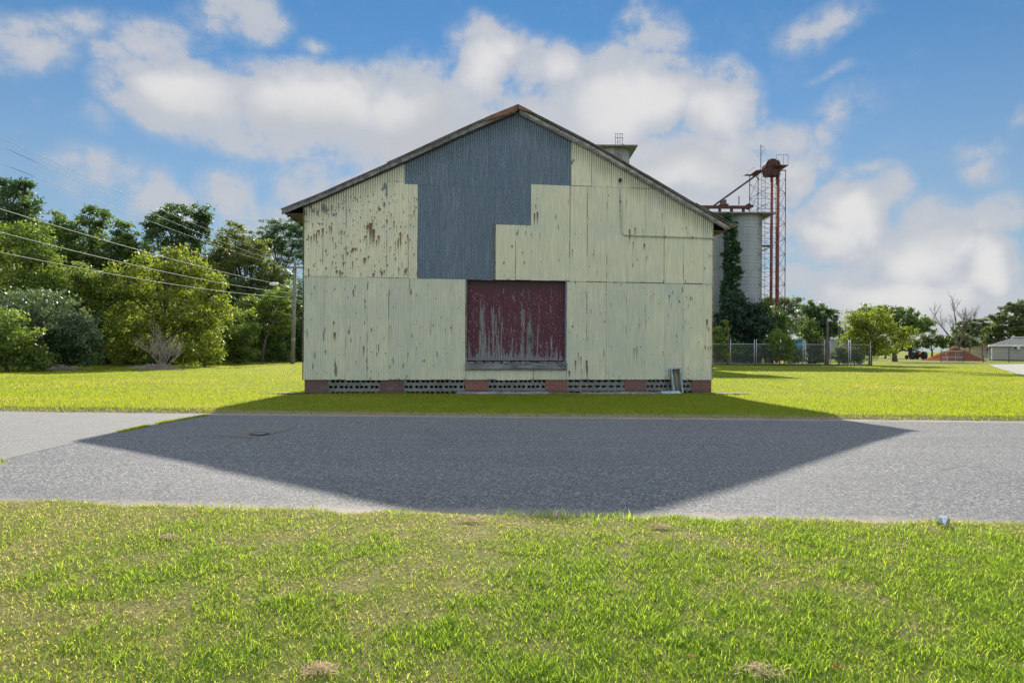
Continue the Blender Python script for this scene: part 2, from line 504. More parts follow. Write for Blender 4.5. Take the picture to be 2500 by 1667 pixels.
# patch round the manhole
pm, pt, pb = new_mat('patch_asphalt')
pp = pt.pos()
pc = pt.mix(pt.smooth(pt.noise(pp, 60, 5, .75), .3, .7), (.13, .122, .116), (.30, .28, .265))
pt_big = pt.smooth(pt.noise(pp, 7, 4, .7), .4, .6)
pc = pt.mix(pt_big, pc, (.19, .175, .165))
principled(pt, pb, pc, .9, 0, .2, pt.bump(pt.noise(pp, 60, 5, .75), .8, .02))
patch = [G(px, py, -.05)[:2] for px, py in ((516, 1061), (560, 1049), (612, 1038), (725, 1037), (700, 1048), (655, 1059), (608, 1066), (560, 1063))]
flat_poly('asphalt_patch', patch, pm, road_z, .005, .12)
# pale driveway at the far right
dm = simple('driveway_concrete', (.34, .33, .31), .2, 2.0, .9)
drv = [G(px, py, 0)[:2] for px, py in ((2412, 891), (2432, 898), (2462, 907), (2500, 918), (2580, 938), (2800, 925), (2800, 889), (2600, 888.5), (2500, 889))]
flat_poly('driveway', drv, dm, lambda x, y: float(ground_z(np.array(x), np.array(y))), .03, 1.2)
# far pale lane beyond the trees on the right
lane = [(20, 128), (140, 128), (140, 134), (20, 134)]
flat_poly('far_lane', lane, dm, lambda x, y: float(ground_z(np.array(x), np.array(y))), .05, 4)

def gz(x, y): return float(ground_z(np.array(float(x)), np.array(float(y))))

# ================================================================ BARN
BARN_W, BARN_L = 12.20, 16.0
RAKE = [(-.62, 5.20), (.38, 5.65), (2.83, 6.86), (4.78, 7.86), (6.08, 8.46), (8.385, 7.43), (9.56, 6.82), (11.47, 5.81), (12.78, 5.14)]
RU, RZ = np.array([r[0] for r in RAKE]), np.array([r[1] for r in RAKE])
def rake(u): return np.interp(u, RU, RZ)
def skew(u, y): return u + .155*max(0.0, y)*max(0.0, (6.06-u)/6.68)      # unseen left flank angled in towards the rear to shape the cast shadow
DOOR_U0, DOOR_U1, DOOR_Z0, DOOR_Z1 = 4.60, 7.615, .97, 3.345

barn = thing('warehouse', 'cream corrugated metal warehouse with a gable front and maroon loading door', 'warehouse',
             (BARN_O[0], BARN_O[1], 0), BARN_ROT)

def cladding_material(name, metal):
    m, t, b = new_mat(name)
    o = t.obj(); x, y, z = t.xyz(o)
    rust = t.attr('rust').outputs['Fac']; bare = t.attr('bare').outputs['Fac']
    dirt = t.attr('dirt').outputs['Fac']; tint = t.attr('tint').outputs['Fac']
    n_f = t.noise(o, 34, 6, .7); n_v = t.noise(t.scale(o, (9, 9, .7)), 2.2, 6, .65); n_b = t.noise(o, 1.1, 4, .6)
    if metal:
        sp = t.noise(t.scale(o, (1, 1, .8)), 30, 4, .7)
        base = t.mix(t.smooth(sp, .34, .68), (.072, .108, .146), (.180, .240, .298))
        base = t.mix(t.smooth(n_v, .45, .70, 0, .5), base, (.27, .335, .39))
        base = t.mix(t.smooth(n_b, .4, .7, 0, .4), base, (.125, .165, .20))
        rough, met, spec = .55, .25, .4
    else:
        base = t.mix(t.smooth(n_v, .32, .68), (.55, .55, .415), (.695, .68, .52))
        base = t.mix(t.smooth(n_b, .40, .66, 0, .55), base, (.52, .56, .47))
        chalk = t.smooth(n_f, .60, .74, 0, .35)
        base = t.mix(chalk, base, (.56, .56, .43))
        tn = t.smooth(t.noise(t.scale(o, (16, 16, .75)), 1.7, 6, .72), .56, .76, 0, .55)
        base = t.mix(tn, base, (.47, .36, .19))
        rough, met, spec = .75, 0.0, .25
    base = t.mix(1.0, base, t.mix(tint, (.86, .90, .93), (1.17, 1.12, 1.02)), 'MULTIPLY')
    dn = t.m('MULTIPLY', dirt, t.smooth(n_f, .2, .6, .55, 1.0))
    base = t.mix(dn, base, (.085, .090, .050) if not metal else (.06, .075, .075))
    n_s = t.noise(t.scale(o, (70, 70, 16)), 1.0, 5, .7)
    bm = t.smooth(t.m('MULTIPLY', bare, t.m('MULTIPLY_ADD', t.m('SUBTRACT', n_s, .5), 3.4, 1.0)), .34, .60)
    base = t.mix(t.m('MULTIPLY', bm, .85), base, (.115, .155, .165))
    rm = t.smooth(t.m('ADD', rust, t.m('MULTIPLY', t.m('SUBTRACT', n_f, .5), .55)), .22, .75)
    rc = t.mix(n_f, (.085, .036, .018), (.24, .115, .05))
    base = t.mix(t.m('MULTIPLY', rm, .93), base, rc)
    principled(t, b, base, rough, met, spec, t.bump(n_f, .12, .01))
    return m
CREAM = cladding_material('cream_painted_metal', False)
GREYM = cladding_material('galvanised_metal', True)

# rust drips, bare flakes and stains measured on the gable: (photo x, photo y, length px, width px, strength)
DRIPS = []
def px_drip(px, py, ln, w, k): 
    u, z = FU(px, py); DRIPS.append((u, z, ln*.0121, w*.0121*.56, min(1.0, k*1.15)))
for k in ((905, 545, 62, 9, 1.0), (912, 560, 48, 8, .95), (898, 550, 20, 8, .8), (925, 575, 26, 6, .7), (767, 572, 24, 4, .9), (773, 570, 30, 4, .95), (779, 562, 24, 4, .9),
          (788, 558, 26, 5, .9), (786, 575, 14, 4, .6), (862, 606, 14, 8, .9), (869, 606, 12, 6, .8), (820, 600, 12, 4, .7), (822, 660, 14, 6, 1), (830, 662, 14, 5, 1), (836, 665, 9, 5, .9),
          (858, 612, 10, 5, .8), (890, 630, 22, 7, .85), (900, 625, 14, 5, .7), (912, 668, 12, 6, 1), (932, 664, 14, 6, .9), (938, 660, 14, 4, .8), (955, 520, 34, 4, .6), (972, 585, 40, 4, .8),
          (978, 580, 44, 4, .8), (962, 540, 26, 4, .7), (965, 590, 26, 3, .7), (988, 660, 20, 4, .8), (992, 655, 22, 5, .9), (1002, 500, 40, 3, .5), (1012, 480, 40, 4, .55), (1018, 665, 16, 3, .8),
          (815, 785, 14, 5, .8), (817, 812, 26, 6, .95), (793, 800, 22, 5, .6), (888, 845, 36, 4, .8), (795, 855, 14, 4, .8), (928, 775, 12, 3, .5), (898, 895, 16, 4, .6), (908, 800, 30, 4, .4),
          (1305, 522, 36, 4, .95), (1312, 518, 40, 5, 1.0), (1308, 500, 20, 4, .7), (1340, 500, 60, 3, .35), (1537, 560, 50, 5, .75), (1550, 555, 48, 5, .7), (1570, 560, 70, 4, .5), (1573, 595, 22, 4, .95),
          (1546, 590, 40, 4, .6), (1398, 795, 8, 5, .9), (1432, 880, 45, 6, .85), (1405, 880, 44, 5, .7), (1412, 860, 60, 4, .55), (1418, 870, 50, 5, .6), (1390, 905, 22, 5, .9), (1434, 895, 40, 4, .9),
          (1548, 850, 60, 5, .6), (1555, 845, 70, 5, .55), (1560, 790, 50, 5, .5), (1577, 780, 60, 4, .5), (1500, 720, 120, 4, .30), (1485, 760, 140, 4, .30), (1505, 840, 80, 4, .35), (1573, 880, 30, 4, .5),
          (1726, 780, 28, 6, .95), (1730, 800, 16, 5, .8), (1722, 845, 14, 4, .8), (1729, 848, 14, 4, .85), (1735, 845, 14, 4, .8), (1741, 700, 120, 4, .7), (1741, 840, 60, 4, .8), (1732, 620, 30, 5, .55),
          (1245, 545, 60, 3, .35), (1250, 600, 8, 6, .8), (1283, 565, 18, 4, .6), (1430, 520, 60, 5, .3), (1466, 520, 50, 4, .35), (1458, 660, 22, 4, .6), (1280, 640, 8, 5, .8), (1230, 640, 8, 5, .8),
          (1650, 560, 60, 5, .3), (1635, 600, 60, 4, .3), (1676, 620, 80, 4, .25), (1095, 650, 20, 3, .3), (1024, 835, 90, 4, .35), (1050, 790, 60, 4, .3), (1078, 870, 40, 4, .35)):
    px_drip(*k)
_r = np.random.default_rng(5)
for k in range(760):          # nail heads with short runs of rust; thicker at the upper left
    if k < 330: px, py = _r.uniform(745, 1018), _r.uniform(470, 674)
    elif k < 500: px, py = _r.uniform(745, 1134), _r.uniform(685, 924)
    elif k < 600: px, py = _r.uniform(1210, 1740), _r.uniform(430, 692)
    else: px, py = _r.uniform(1386, 1740), _r.uniform(700, 924)
    px_drip(px, py, _r.choice([3, 5, 8, 14, 30]) * _r.uniform(.6, 1.3), _r.uniform(2.4, 4.2), _r.uniform(.35, .9) if k < 330 else _r.uniform(.12, .7))
BARES = []
def px_bare(px, py, rx, ry, k=1.0):
    u, z = FU(px, py); BARES.append((u, z, rx*.0095, ry*.0115, k))
for k in ((820, 905, 5, 16), (818, 890, 3, 12), (863, 715, 3, 12), (867, 700, 2, 8), (892, 735, 2, 7), (898, 700, 2, 12), (768, 702, 2, 7), (1004, 712, 2, 8), (1003, 716, 3, 5), (890, 788, 2, 6), (907, 805, 2, 6),
          (924, 850, 2, 12), (920, 865, 2, 9), (852, 810, 3, 7), (857, 830, 2, 8), (960, 880, 2, 10), (952, 895, 2, 8), (985, 893, 2, 8), (1006, 820, 2, 6), (1067, 865, 2, 10), (1036, 880, 2, 5), (1058, 795, 2, 5),
          (950, 715, 1.5, 9), (790, 820, 2, 16), (768, 870, 2, 8), (764, 895, 2, 9), (750, 815, 2, 14), (940, 455, 6, 10), (944, 470, 3, 16), (934, 462, 4, 6), (938, 500, 4, 8), (925, 510, 3, 8), (895, 880, 1.5, 9),
          (765, 515, 6, 6), (790, 508, 7, 12), (796, 512, 5, 10), (745, 520, 5, 8), (775, 520, 4, 6), (815, 525, 5, 4), (1357, 530, 2, 9), (1363, 555, 2, 8), (1545, 648, 2, 6), (1642, 715, 2, 6), (1686, 730, 2, 9),
          (1690, 728, 2, 6), (1658, 735, 3, 4), (1666, 708, 2, 9), (1660, 738, 2, 4), (1673, 687, 2, 6), (1620, 688, 2, 6), (1262, 572, 3, 5), (1265, 565, 2, 5), (1720, 655, 3, 4), (1474, 860, 1.5, 16), (1395, 398, 5, 7),
          (1400, 392, 4, 4), (1665, 560, 1.5, 5), (1668, 800, 1.5, 8), (1632, 770, 1.5, 8), (1500, 690, 2, 4), (1405, 690, 2, 4), (1516, 695, 2, 4)):
    px_bare(*k)
for k in range(95):
    px = _r.uniform(745, 1740); py = _r.uniform(688, 924) if k % 2 else _r.uniform(500, 924)
    px_bare(px, py, _r.uniform(.8, 1.8), _r.uniform(1.5, 5), _r.uniform(.5, 1))

PITCH, AMP = .068, .0115
def sheet_grid(u0, u1, z0, z1, yoff, kind, topfun=None, seed=0):
    """one corrugated sheet: real waves, its own slight lean and tint, stain masks in attributes"""
    nu = max(4, int((u1-u0)/PITCH*8)); nz = max(2, int((z1-z0)/.035))
    us = np.linspace(u0, u1, nu+1); 
    ztop = np.full_like(us, z1) if topfun is None else np.minimum(z1, topfun(us))
    ztop = np.maximum(ztop, z0+.01)
    r = np.random.default_rng(seed)
    zb = z0 + .006*np.sin(2*PI*us/PITCH) * 0 + r.uniform(-.012, .008)
    T = np.linspace(0, 1, nz+1)[:, None]
    Z = zb + (ztop[None, :]-zb)*T
    U = np.broadcast_to(us[None, :], Z.shape)
    lean = r.uniform(-.004, .004)*(Z-z0)/max(.5, z1-z0) + r.uniform(-.003, .003)*(U-u0)/.6
    warp = .016*(fbm(U*.9+seed, Z*.7, 21, 3)-.5)
    if kind == 'grey':          # a long dent struck across the bare sheets
        (ua, za), (ub, zb2) = FU(1080, 566), FU(1152, 524)
        f = np.clip(((U-ua)*(ub-ua)+(Z-za)*(zb2-za))/((ub-ua)**2+(zb2-za)**2), 0, 1)
        dd = np.hypot(U-ua-f*(ub-ua), Z-za-f*(zb2-za)-.05*np.sin(f*PI))
        warp = warp + .012*np.exp(-(dd/.09)**2)
    Y = AMP*np.cos(2*PI*U/PITCH) + yoff + lean + warp
    u, z = U.ravel(), Z.ravel()
    rust = np.zeros(u.size, np.float32); bare = np.zeros(u.size, np.float32)
    for (du, dz, ln, w, k) in DRIPS:
        if du < u0-.15 or du > u1+.15 or dz-ln > z1+1 or dz < z0-.3: continue
        i = np.where((np.abs(u-du) < 3*w) & (z < dz+.05) & (z > dz-ln-.05))[0]
        if not len(i): continue
        v = np.exp(-((u[i]-du)/w)**2)*sstep(z[i], dz+.03, dz-.01)*np.where(z[i] > dz-.03, 1, np.clip(1-(dz-z[i])/max(ln, .03)*.75, 0, 1))*sstep(z[i], dz-ln-.05, dz-ln+.02)
        rust[i] = np.maximum(rust[i], v*k)
    for (du, dz, rx, rz, k) in BARES:
        if du < u0-.3 or du > u1+.3: continue
        q = 1-np.sqrt(((u-du)/(rx*1.5))**2+((z-dz)/(rz*1.4))**2)
        bare = np.maximum(bare, np.clip(q*1.3, 0, 1)*k)
    # rust creeping up from the lower sheet edges and along the side seams
    n = fbm(u*7, z*2.2, 31, 4)
    rust = np.maximum(rust, sstep(z, z0+.10, z0+.0)*sstep(n, .56, .74)*.55)
    rust = np.maximum(rust, sstep(np.minimum(u-u0, u1-u), .018, .0)*sstep(fbm(u*3+7, z*1.6, 33, 4), .50, .68)*.8)
    # grime washed down the valleys below the roof edge
    dtop = rake(u) - z
    wave = .5 - .5*np.cos(2*PI*u/PITCH + PI)
    reach = .36 + .55*fbm(u*6, u*0, 41, 3)
    dirt = sstep(dtop, reach+.30, .22)*(.18 + .82*wave)*np.clip(.8+.9*fbm(u*5, z*1.5, 43, 3), 0, 1)
    if kind == 'cream': dirt *= np.interp(u, [0, 2, 7, 12], [.9, .75, .8, .95])
    if kind == 'grey': rust *= .12; bare *= 0
    if kind == 'grey': z0 = 0 if r.random() < .5 else 9
    tint = np.full(u.size, r.uniform(.60, 1.0) if z0 > 3 else r.uniform(.25, .65), np.float32)
    V = np.stack([u, Y.ravel(), z], 1)
    idx = np.arange((nu+1)*(nz+1)).reshape(nz+1, nu+1)
    Fq = np.stack([idx[:-1, :-1], idx[:-1, 1:], idx[1:, 1:], idx[1:, :-1]], -1).reshape(-1, 4)
    return V, Fq, dict(rust=rust, bare=bare, dirt=dirt.astype(np.float32), tint=tint)
def join_sheets(name, sheets, mat):
    Vs, Fs, A, off = [], [], {}, 0
    for V, Fq, a in sheets:
        Vs.append(V); Fs.append(Fq+off); off += len(V)
        for k, v in a.items(): A.setdefault(k, []).append(v)
    return np_mesh(name, np.concatenate(Vs), np.concatenate(Fs), mat, {k: np.concatenate(v) for k, v in A.items()}, smooth=True, parent=barn)
GAP = .0008
def row(seams, z0, z1, kind, yoff, top=None, seed=0):
    out = []
    for i in range(len(seams)-1):
        out.append(sheet_grid(seams[i]+GAP, seams[i+1]-GAP, z0, z1, yoff + (.0025 if i % 2 else -.0025), kind, top, seed+i))
    return out
rk = lambda u: rake(u) - .075
zB, zJ = .405, 3.33
S = []
S += row([0, .573, 1.17, 1.767, 2.369, 2.964, 3.577, 4.183, 4.585], zB, zJ+.01, 'cream', 0, None, 100)
S += row([7.617, 8.233, 8.841, 9.455, 10.061, 10.658, 11.261, 11.869, 12.20], zB, 3.335, 'cream', 0, None, 120)
S += row([4.592, 5.10, 5.52, 6.08, 6.62, 7.13, 7.61], zB, .70, 'cream', .004, None, 140)
S += row([0, .51, 1.17, 1.74, 2.305], zJ+.018, 9, 'cream', -.006, rk, 160)
S += row([2.305, 2.917, 3.183], zJ+.018, 6.108, 'cream', -.006, None, 170)
S += row([2.305, 2.807], 6.114, 9, 'cream', .004, rk, 180)
S += row([5.46, 6.06, 6.513], 3.352, 4.975, 'cream', -.004, None, 190)
S += row([6.513, 7.10, 7.70, 8.233, 8.841, 9.455, 10.061, 10.64, 11.261, 11.869, 12.20], 3.352, 6.20, 'cream', -.007, rk, 200)
S += row([7.725, 8.36, 8.97, 9.60, 10.2, 10.8], 6.212, 9, 'cream', .004, rk, 220)
wall = join_sheets('gable_cladding', S, CREAM)
S = []
S += row([3.183, 3.84, 4.45, 5.06, 5.405], zJ+.005, 6.10, 'grey', .004, None, 300)
S += row([5.405, 5.95, 6.507], 4.985, 6.12, 'grey', .004, None, 310)
S += row([2.807, 3.44, 4.05, 4.66, 5.27, 5.88, 6.49, 7.10, 7.725], 6.06, 9, 'grey', -.004, rk, 320)
patch_o = join_sheets('bare_metal_patch', S, GREYM)
tag(patch_o, 'unpainted blue-grey corrugated sheets stepping down from the gable peak')

# framing: dark lining behind the sheets, end cladding, side walls, floor
DARK = simple('dark_timber', (.035, .03, .027), .3, 5, .9)
WOOD = simple('weathered_timber', (.24, .225, .205), .55, 9, .9, stretch=(1, 1, 1), c2=(.075, .068, .062))
SIDEM = simple('side_wall_metal', (.50, .50, .38), .35, 2.5, .7)
b = MB()
def gable_poly(d):
    us = [u for u in RU if 0 < u < BARN_W]
    return [(0.02, zB+.02), (BARN_W-.02, zB+.02), (BARN_W-.02, float(rake(BARN_W))-d)] + [(u, float(rake(u))-d) for u in us[::-1]] + [(0.02, float(rake(0))-d)]
# lining in three pieces around the doorway
for u0, u1, z0, z1 in ((.03, DOOR_U0-.03, zB+.03, 5.0), (DOOR_U1+.03, 12.17, zB+.03, 5.0), (DOOR_U0-.03, DOOR_U1+.03, 3.42, 5.0)):
    b.box(u0, u1, .03, .06, z0, z1)
us = [.03, .38, 2.83, 4.78, 6.08, 8.385, 9.56, 11.47, 12.17]
b.prism([(.03, 5.0)] + [(12.17, 5.0)] + [(u, max(5.001, float(rake(u))-.12)) for u in us[::-1]], .03, .06)
b.build('wall_lining', DARK, barn)
def side_wall(u, name, sgn):
    ys = np.linspace(0.045, BARN_L, int(BARN_L/PITCH*4)); zt = float(rake(u))-.12
    V = []; Fq = []
    for i, y in enumerate(ys):
        du = sgn*AMP*math.cos(2*PI*y/PITCH)
        us_ = skew(u, y); V += [(us_+du, y, zB-.01), (us_+du, y, zt)]
    for i in range(len(ys)-1): Fq.append((2*i, 2*i+2, 2*i+3, 2*i+1))
    return np_mesh(name, np.array(V), np.array(Fq), SIDEM, smooth=True, parent=barn)
side_wall(.0, 'side_wall', -1); side_wall(12.20, 'side_wall', 1)
b = MB(); b.prism([(skew(u, BARN_L), z) for u, z in gable_poly(.1)], BARN_L-.03, BARN_L); b.build('rear_wall', SIDEM, barn)
b = MB(); e_ = skew(0, BARN_L-.05)+.05
b.add([(.05, .09, zB+.02), (12.17, .09, zB+.02), (12.17, BARN_L-.05, zB+.02), (e_, BARN_L-.05, zB+.02), (.05, .09, zB+.12), (12.17, .09, zB+.12), (12.17, BARN_L-.05, zB+.12), (e_, BARN_L-.05, zB+.12)],
      [(3, 2, 1, 0), (4, 5, 6, 7), (0, 1, 5, 4), (1, 2, 6, 5), (2, 3, 7, 6), (3, 0, 4, 7)]); b.build('floor', DARK, barn)
# corner strips
b = MB(); b.box(-.030, -.012, -.012, .05, zB-.015, 5.36)
b.build('corner_strip', simple('rusty_trim', (.17, .12, .085), .5, 8, .85), barn)
b = MB(); b.box(12.212, 12.222, -.014, .045, zB-.01, 5.28)
b.build('corner_strip', simple('rusty_cream_trim', (.50, .42, .27), .5, 8, .85, c2=(.22, .10, .05)), barn)
b = MB(); b.box(5.408, 5.457, -.022, .02, 3.352, 4.97)
b.build('edge_board', simple('brown_board', (.20, .15, .115), .5, 12, .9), barn)

# roof: two corrugated slopes with a ragged edge, rake boards, rusted ridge cap, rafters under the eaves
ROOFM = simple('roof_metal', (.23, .225, .22), .5, 2.2, .7, .3, c2=(.15, .115, .095))
FRONT = -.09
def roof_slope(pts, name):
    b = MB()
    ys = [FRONT-.05] + list(np.linspace(.6, BARN_L+.3, 30))
    top = []; n = len(pts)
    rr = random.Random(3)
    for y in ys:
        j = rr.uniform(-.012, .012)
        for (u, z) in pts: b.v.append((skew(u, y), y, z+.012+j))
        for (u, z) in pts: b.v.append((skew(u, y), y, z-.013+j))
    for i in range(len(ys)-1):
        o, o2 = i*2*n, (i+1)*2*n
        for k in range(n-1):
            b.f.append((o+k, o+k+1, o2+k+1, o2+k)); b.f.append((o+n+k, o2+n+k, o2+n+k+1, o+n+k+1))
        b.f.append((o, o2, o2+n, o+n)); b.f.append((o+n-1, o+2*n-1, o2+2*n-1, o2+n-1))
    for k in range(n-1):
        b.f.append((k, n+k, n+k+1, k+1))
        e = (len(ys)-1)*2*n; b.f.append((e+k, e+k+1, e+n+k+1, e+n+k))
    b.mi = [0]*len(b.f)
    return b.build(name, ROOFM, barn)
def dens_pts(u0, u1, n, extra=0):
    return [(u, float(rake(u))+extra) for u in np.linspace(u0, u1, n)]
rl = roof_slope(dens_pts(-.62, 6.06, 30), 'roof')
rr_ = roof_slope(dens_pts(12.90, 6.10, 30, .0), 'roof')
RAKEM = simple('rake_timber', (.225, .22, .215), .45, 7, .9, c2=(.115, .108, .105))
def board(u0, u1, dz0, dz1, y0, y1, n, name, mat, jag=0.0, seed=1):
    b = MB(); r = random.Random(seed)
    us = np.linspace(u0, u1, n)
    for i in range(n-1):
        a, c = us[i], us[i+1]; j = r.uniform(-jag, jag)
        za, zc = float(rake(a)), float(rake(c))
        b.add([(a, y0, za+dz0+j), (c, y0, zc+dz0+j), (c, y0, zc+dz1), (a, y0, za+dz1), (a, y1, za+dz0+j), (c, y1, zc+dz0+j), (c, y1, zc+dz1), (a, y1, za+dz1)],
              [(0, 1, 2, 3), (7, 6, 5, 4), (0, 4, 5, 1), (3, 2, 6, 7)] + ([(0, 3, 7, 4)] if i == 0 else []) + ([(1, 5, 6, 2)] if i == n-2 else []))
    return b.build(name, mat, barn)
board(-.60, 6.02, -.155, -.018, FRONT, FRONT+.035, 26, 'rake_board', RAKEM, .004, 1)
board(6.14, 12.70, -.140, -.045, FRONT, FRONT+.035, 26, 'rake_board', simple('pale_rake_timber', (.38, .365, .335), .4, 6, .9, c2=(.17, .155, .14)), .005, 2)
board(6.14, 12.62, -.195, -.143, FRONT+.02, FRONT+.05, 20, 'rake_batten', RAKEM, .004, 4)
board(.0, 6.02, -.205, -.158, FRONT+.03, FRONT+.06, 20, 'rake_batten', DARK, .004, 5)
# soffit boards under the front overhang
board(-.60, 12.68, -.060, -.045, FRONT+.05, .02, 40, 'soffit_board', DARK, .002, 6)
# lifted roof sheet edges on the rake
b = MB()
for u0, u1, lift in ((2.3, 6.0, .028), (6.3, 8.1, .03), (7.9, 10.2, .022), (10.0, 12.0, .030), (11.6, 12.96, .055)):
    n = 8; us = np.linspace(u0, u1, n)
    for i in range(n-1):
        za, zc = float(rake(us[i]))+lift, float(rake(us[i+1]))+lift
        b.add([(us[i], FRONT-.08, za), (us[i+1], FRONT-.08, zc), (us[i+1], .9, zc), (us[i], .9, za)], [(0, 1, 2, 3)])
        b.add([(us[i], FRONT-.08, za-.014), (us[i+1], FRONT-.08, zc-.014), (us[i+1], .9, zc-.014), (us[i], .9, za-.014)], [(3, 2, 1, 0)])
        b.add([(us[i], FRONT-.08, za-.014), (us[i+1], FRONT-.08, zc-.014), (us[i+1], FRONT-.08, zc), (us[i], FRONT-.08, za)], [(0, 1, 2, 3)])
sheets_o = b.build('roof_sheet', ROOFM, barn)
RUSTM = simple('rusted_cap', (.24, .115, .065), .5, 7, .85, c2=(.13, .075, .055))
b = MB()
for sg in (-1, 1):
    u1 = 6.08 + sg*.95 if sg < 0 else 6.08 + .42
    za, zb = 8.492, float(rake(u1))+.034
    y0, y1 = FRONT-.09, BARN_L+.3
    for (d0, d1, ya, yb) in ((0, -.018, y0, y1),):
        b.add([(6.08, ya, za), (u1, ya, zb), (u1, yb, zb), (6.08, yb, za), (6.08, ya, za-.02), (u1, ya, zb-.02), (u1, yb, zb-.02), (6.08, yb, za-.02)],
              [(0, 1, 2, 3), (7, 6, 5, 4), (0, 4, 5, 1), (1, 5, 6, 2)])
    # front turned-down flange over the boards
    w = .135 if sg < 0 else .075
    b.add([(6.08, y0-.004, za), (u1, y0-.004, zb), (u1, y0-.004, zb-w*.75), (6.08 + sg*.012, y0-.004, za-w-.06)], [(0, 1, 2, 3) if sg > 0 else (3, 2, 1, 0)])
b.build('ridge_cap', RUSTM, barn)
# rafter tails and ragged fascia under both eaves
for y in np.arange(.35, 6.0, .62):
    for ua, ub in ((-.58, 0.02), (12.72, 12.18)):
        za, zb = float(rake(ua)), float(rake(ub)); b = MB(); ua, ub = skew(ua, y), skew(ub, y)
        b.add([(ua, y, za-.03), (ub, y, zb-.03), (ub, y, zb-.20), (ua, y, za-.16), (ua, y+.045, za-.03), (ub, y+.045, zb-.03), (ub, y+.045, zb-.20), (ua, y+.045, za-.16)],
              [(0, 1, 2, 3), (7, 6, 5, 4), (0, 3, 7, 4), (1, 5, 6, 2), (2, 6, 7, 3)])
        b.build('rafter_tail', DARK, barn)
r = random.Random(8)
for ua, ub in ((-.60, -.575), (12.70, 12.725)):       # one long fascia with a ragged lower edge
    b = MB(); ys = [FRONT+.04]
    while ys[-1] < BARN_L: ys.append(ys[-1] + r.uniform(.12, .5))
    zt = float(rake(ua))-.02
    for y in ys: h = r.uniform(.05, .17); p_, q_ = skew(ua, y), skew(ub, y); b.v += [(p_, y, zt), (q_, y, zt), (q_, y, zt-h), (p_, y, zt-h)]
    for i in range(len(ys)-1):
        o = i*4; b.f += [(o, o+4, o+5, o+1), (o+1, o+5, o+6, o+2), (o+2, o+6, o+7, o+3), (o+3, o+7, o+4, o)]
    b.f += [(0, 1, 2, 3), (4*len(ys)-1, 4*len(ys)-2, 4*len(ys)-3, 4*len(ys)-4)]; b.mi = [0]*len(b.f)
    b.build('fascia_board', WOOD, barn)
SOFF = simple('soffit_wood', (.11, .085, .07), .4, 6, .9)
b = MB(); a0, a1, a2, a3 = -.56, .0, skew(.0, BARN_L), skew(-.56, BARN_L)
b.add([(a0, .03, 5.10), (a1, .03, 5.10), (a2, BARN_L, 5.10), (a3, BARN_L, 5.10), (a0, .03, 5.12), (a1, .03, 5.12), (a2, BARN_L, 5.12), (a3, BARN_L, 5.12)],
      [(3, 2, 1, 0), (4, 5, 6, 7), (0, 1, 5, 4), (1, 2, 6, 5), (2, 3, 7, 6), (3, 0, 4, 7)]); b.build('eave_soffit', SOFF, barn)
b = MB(); b.box(12.22, 12.66, .03, BARN_L, 4.99, 5.01); b.build('eave_soffit', SOFF, barn)

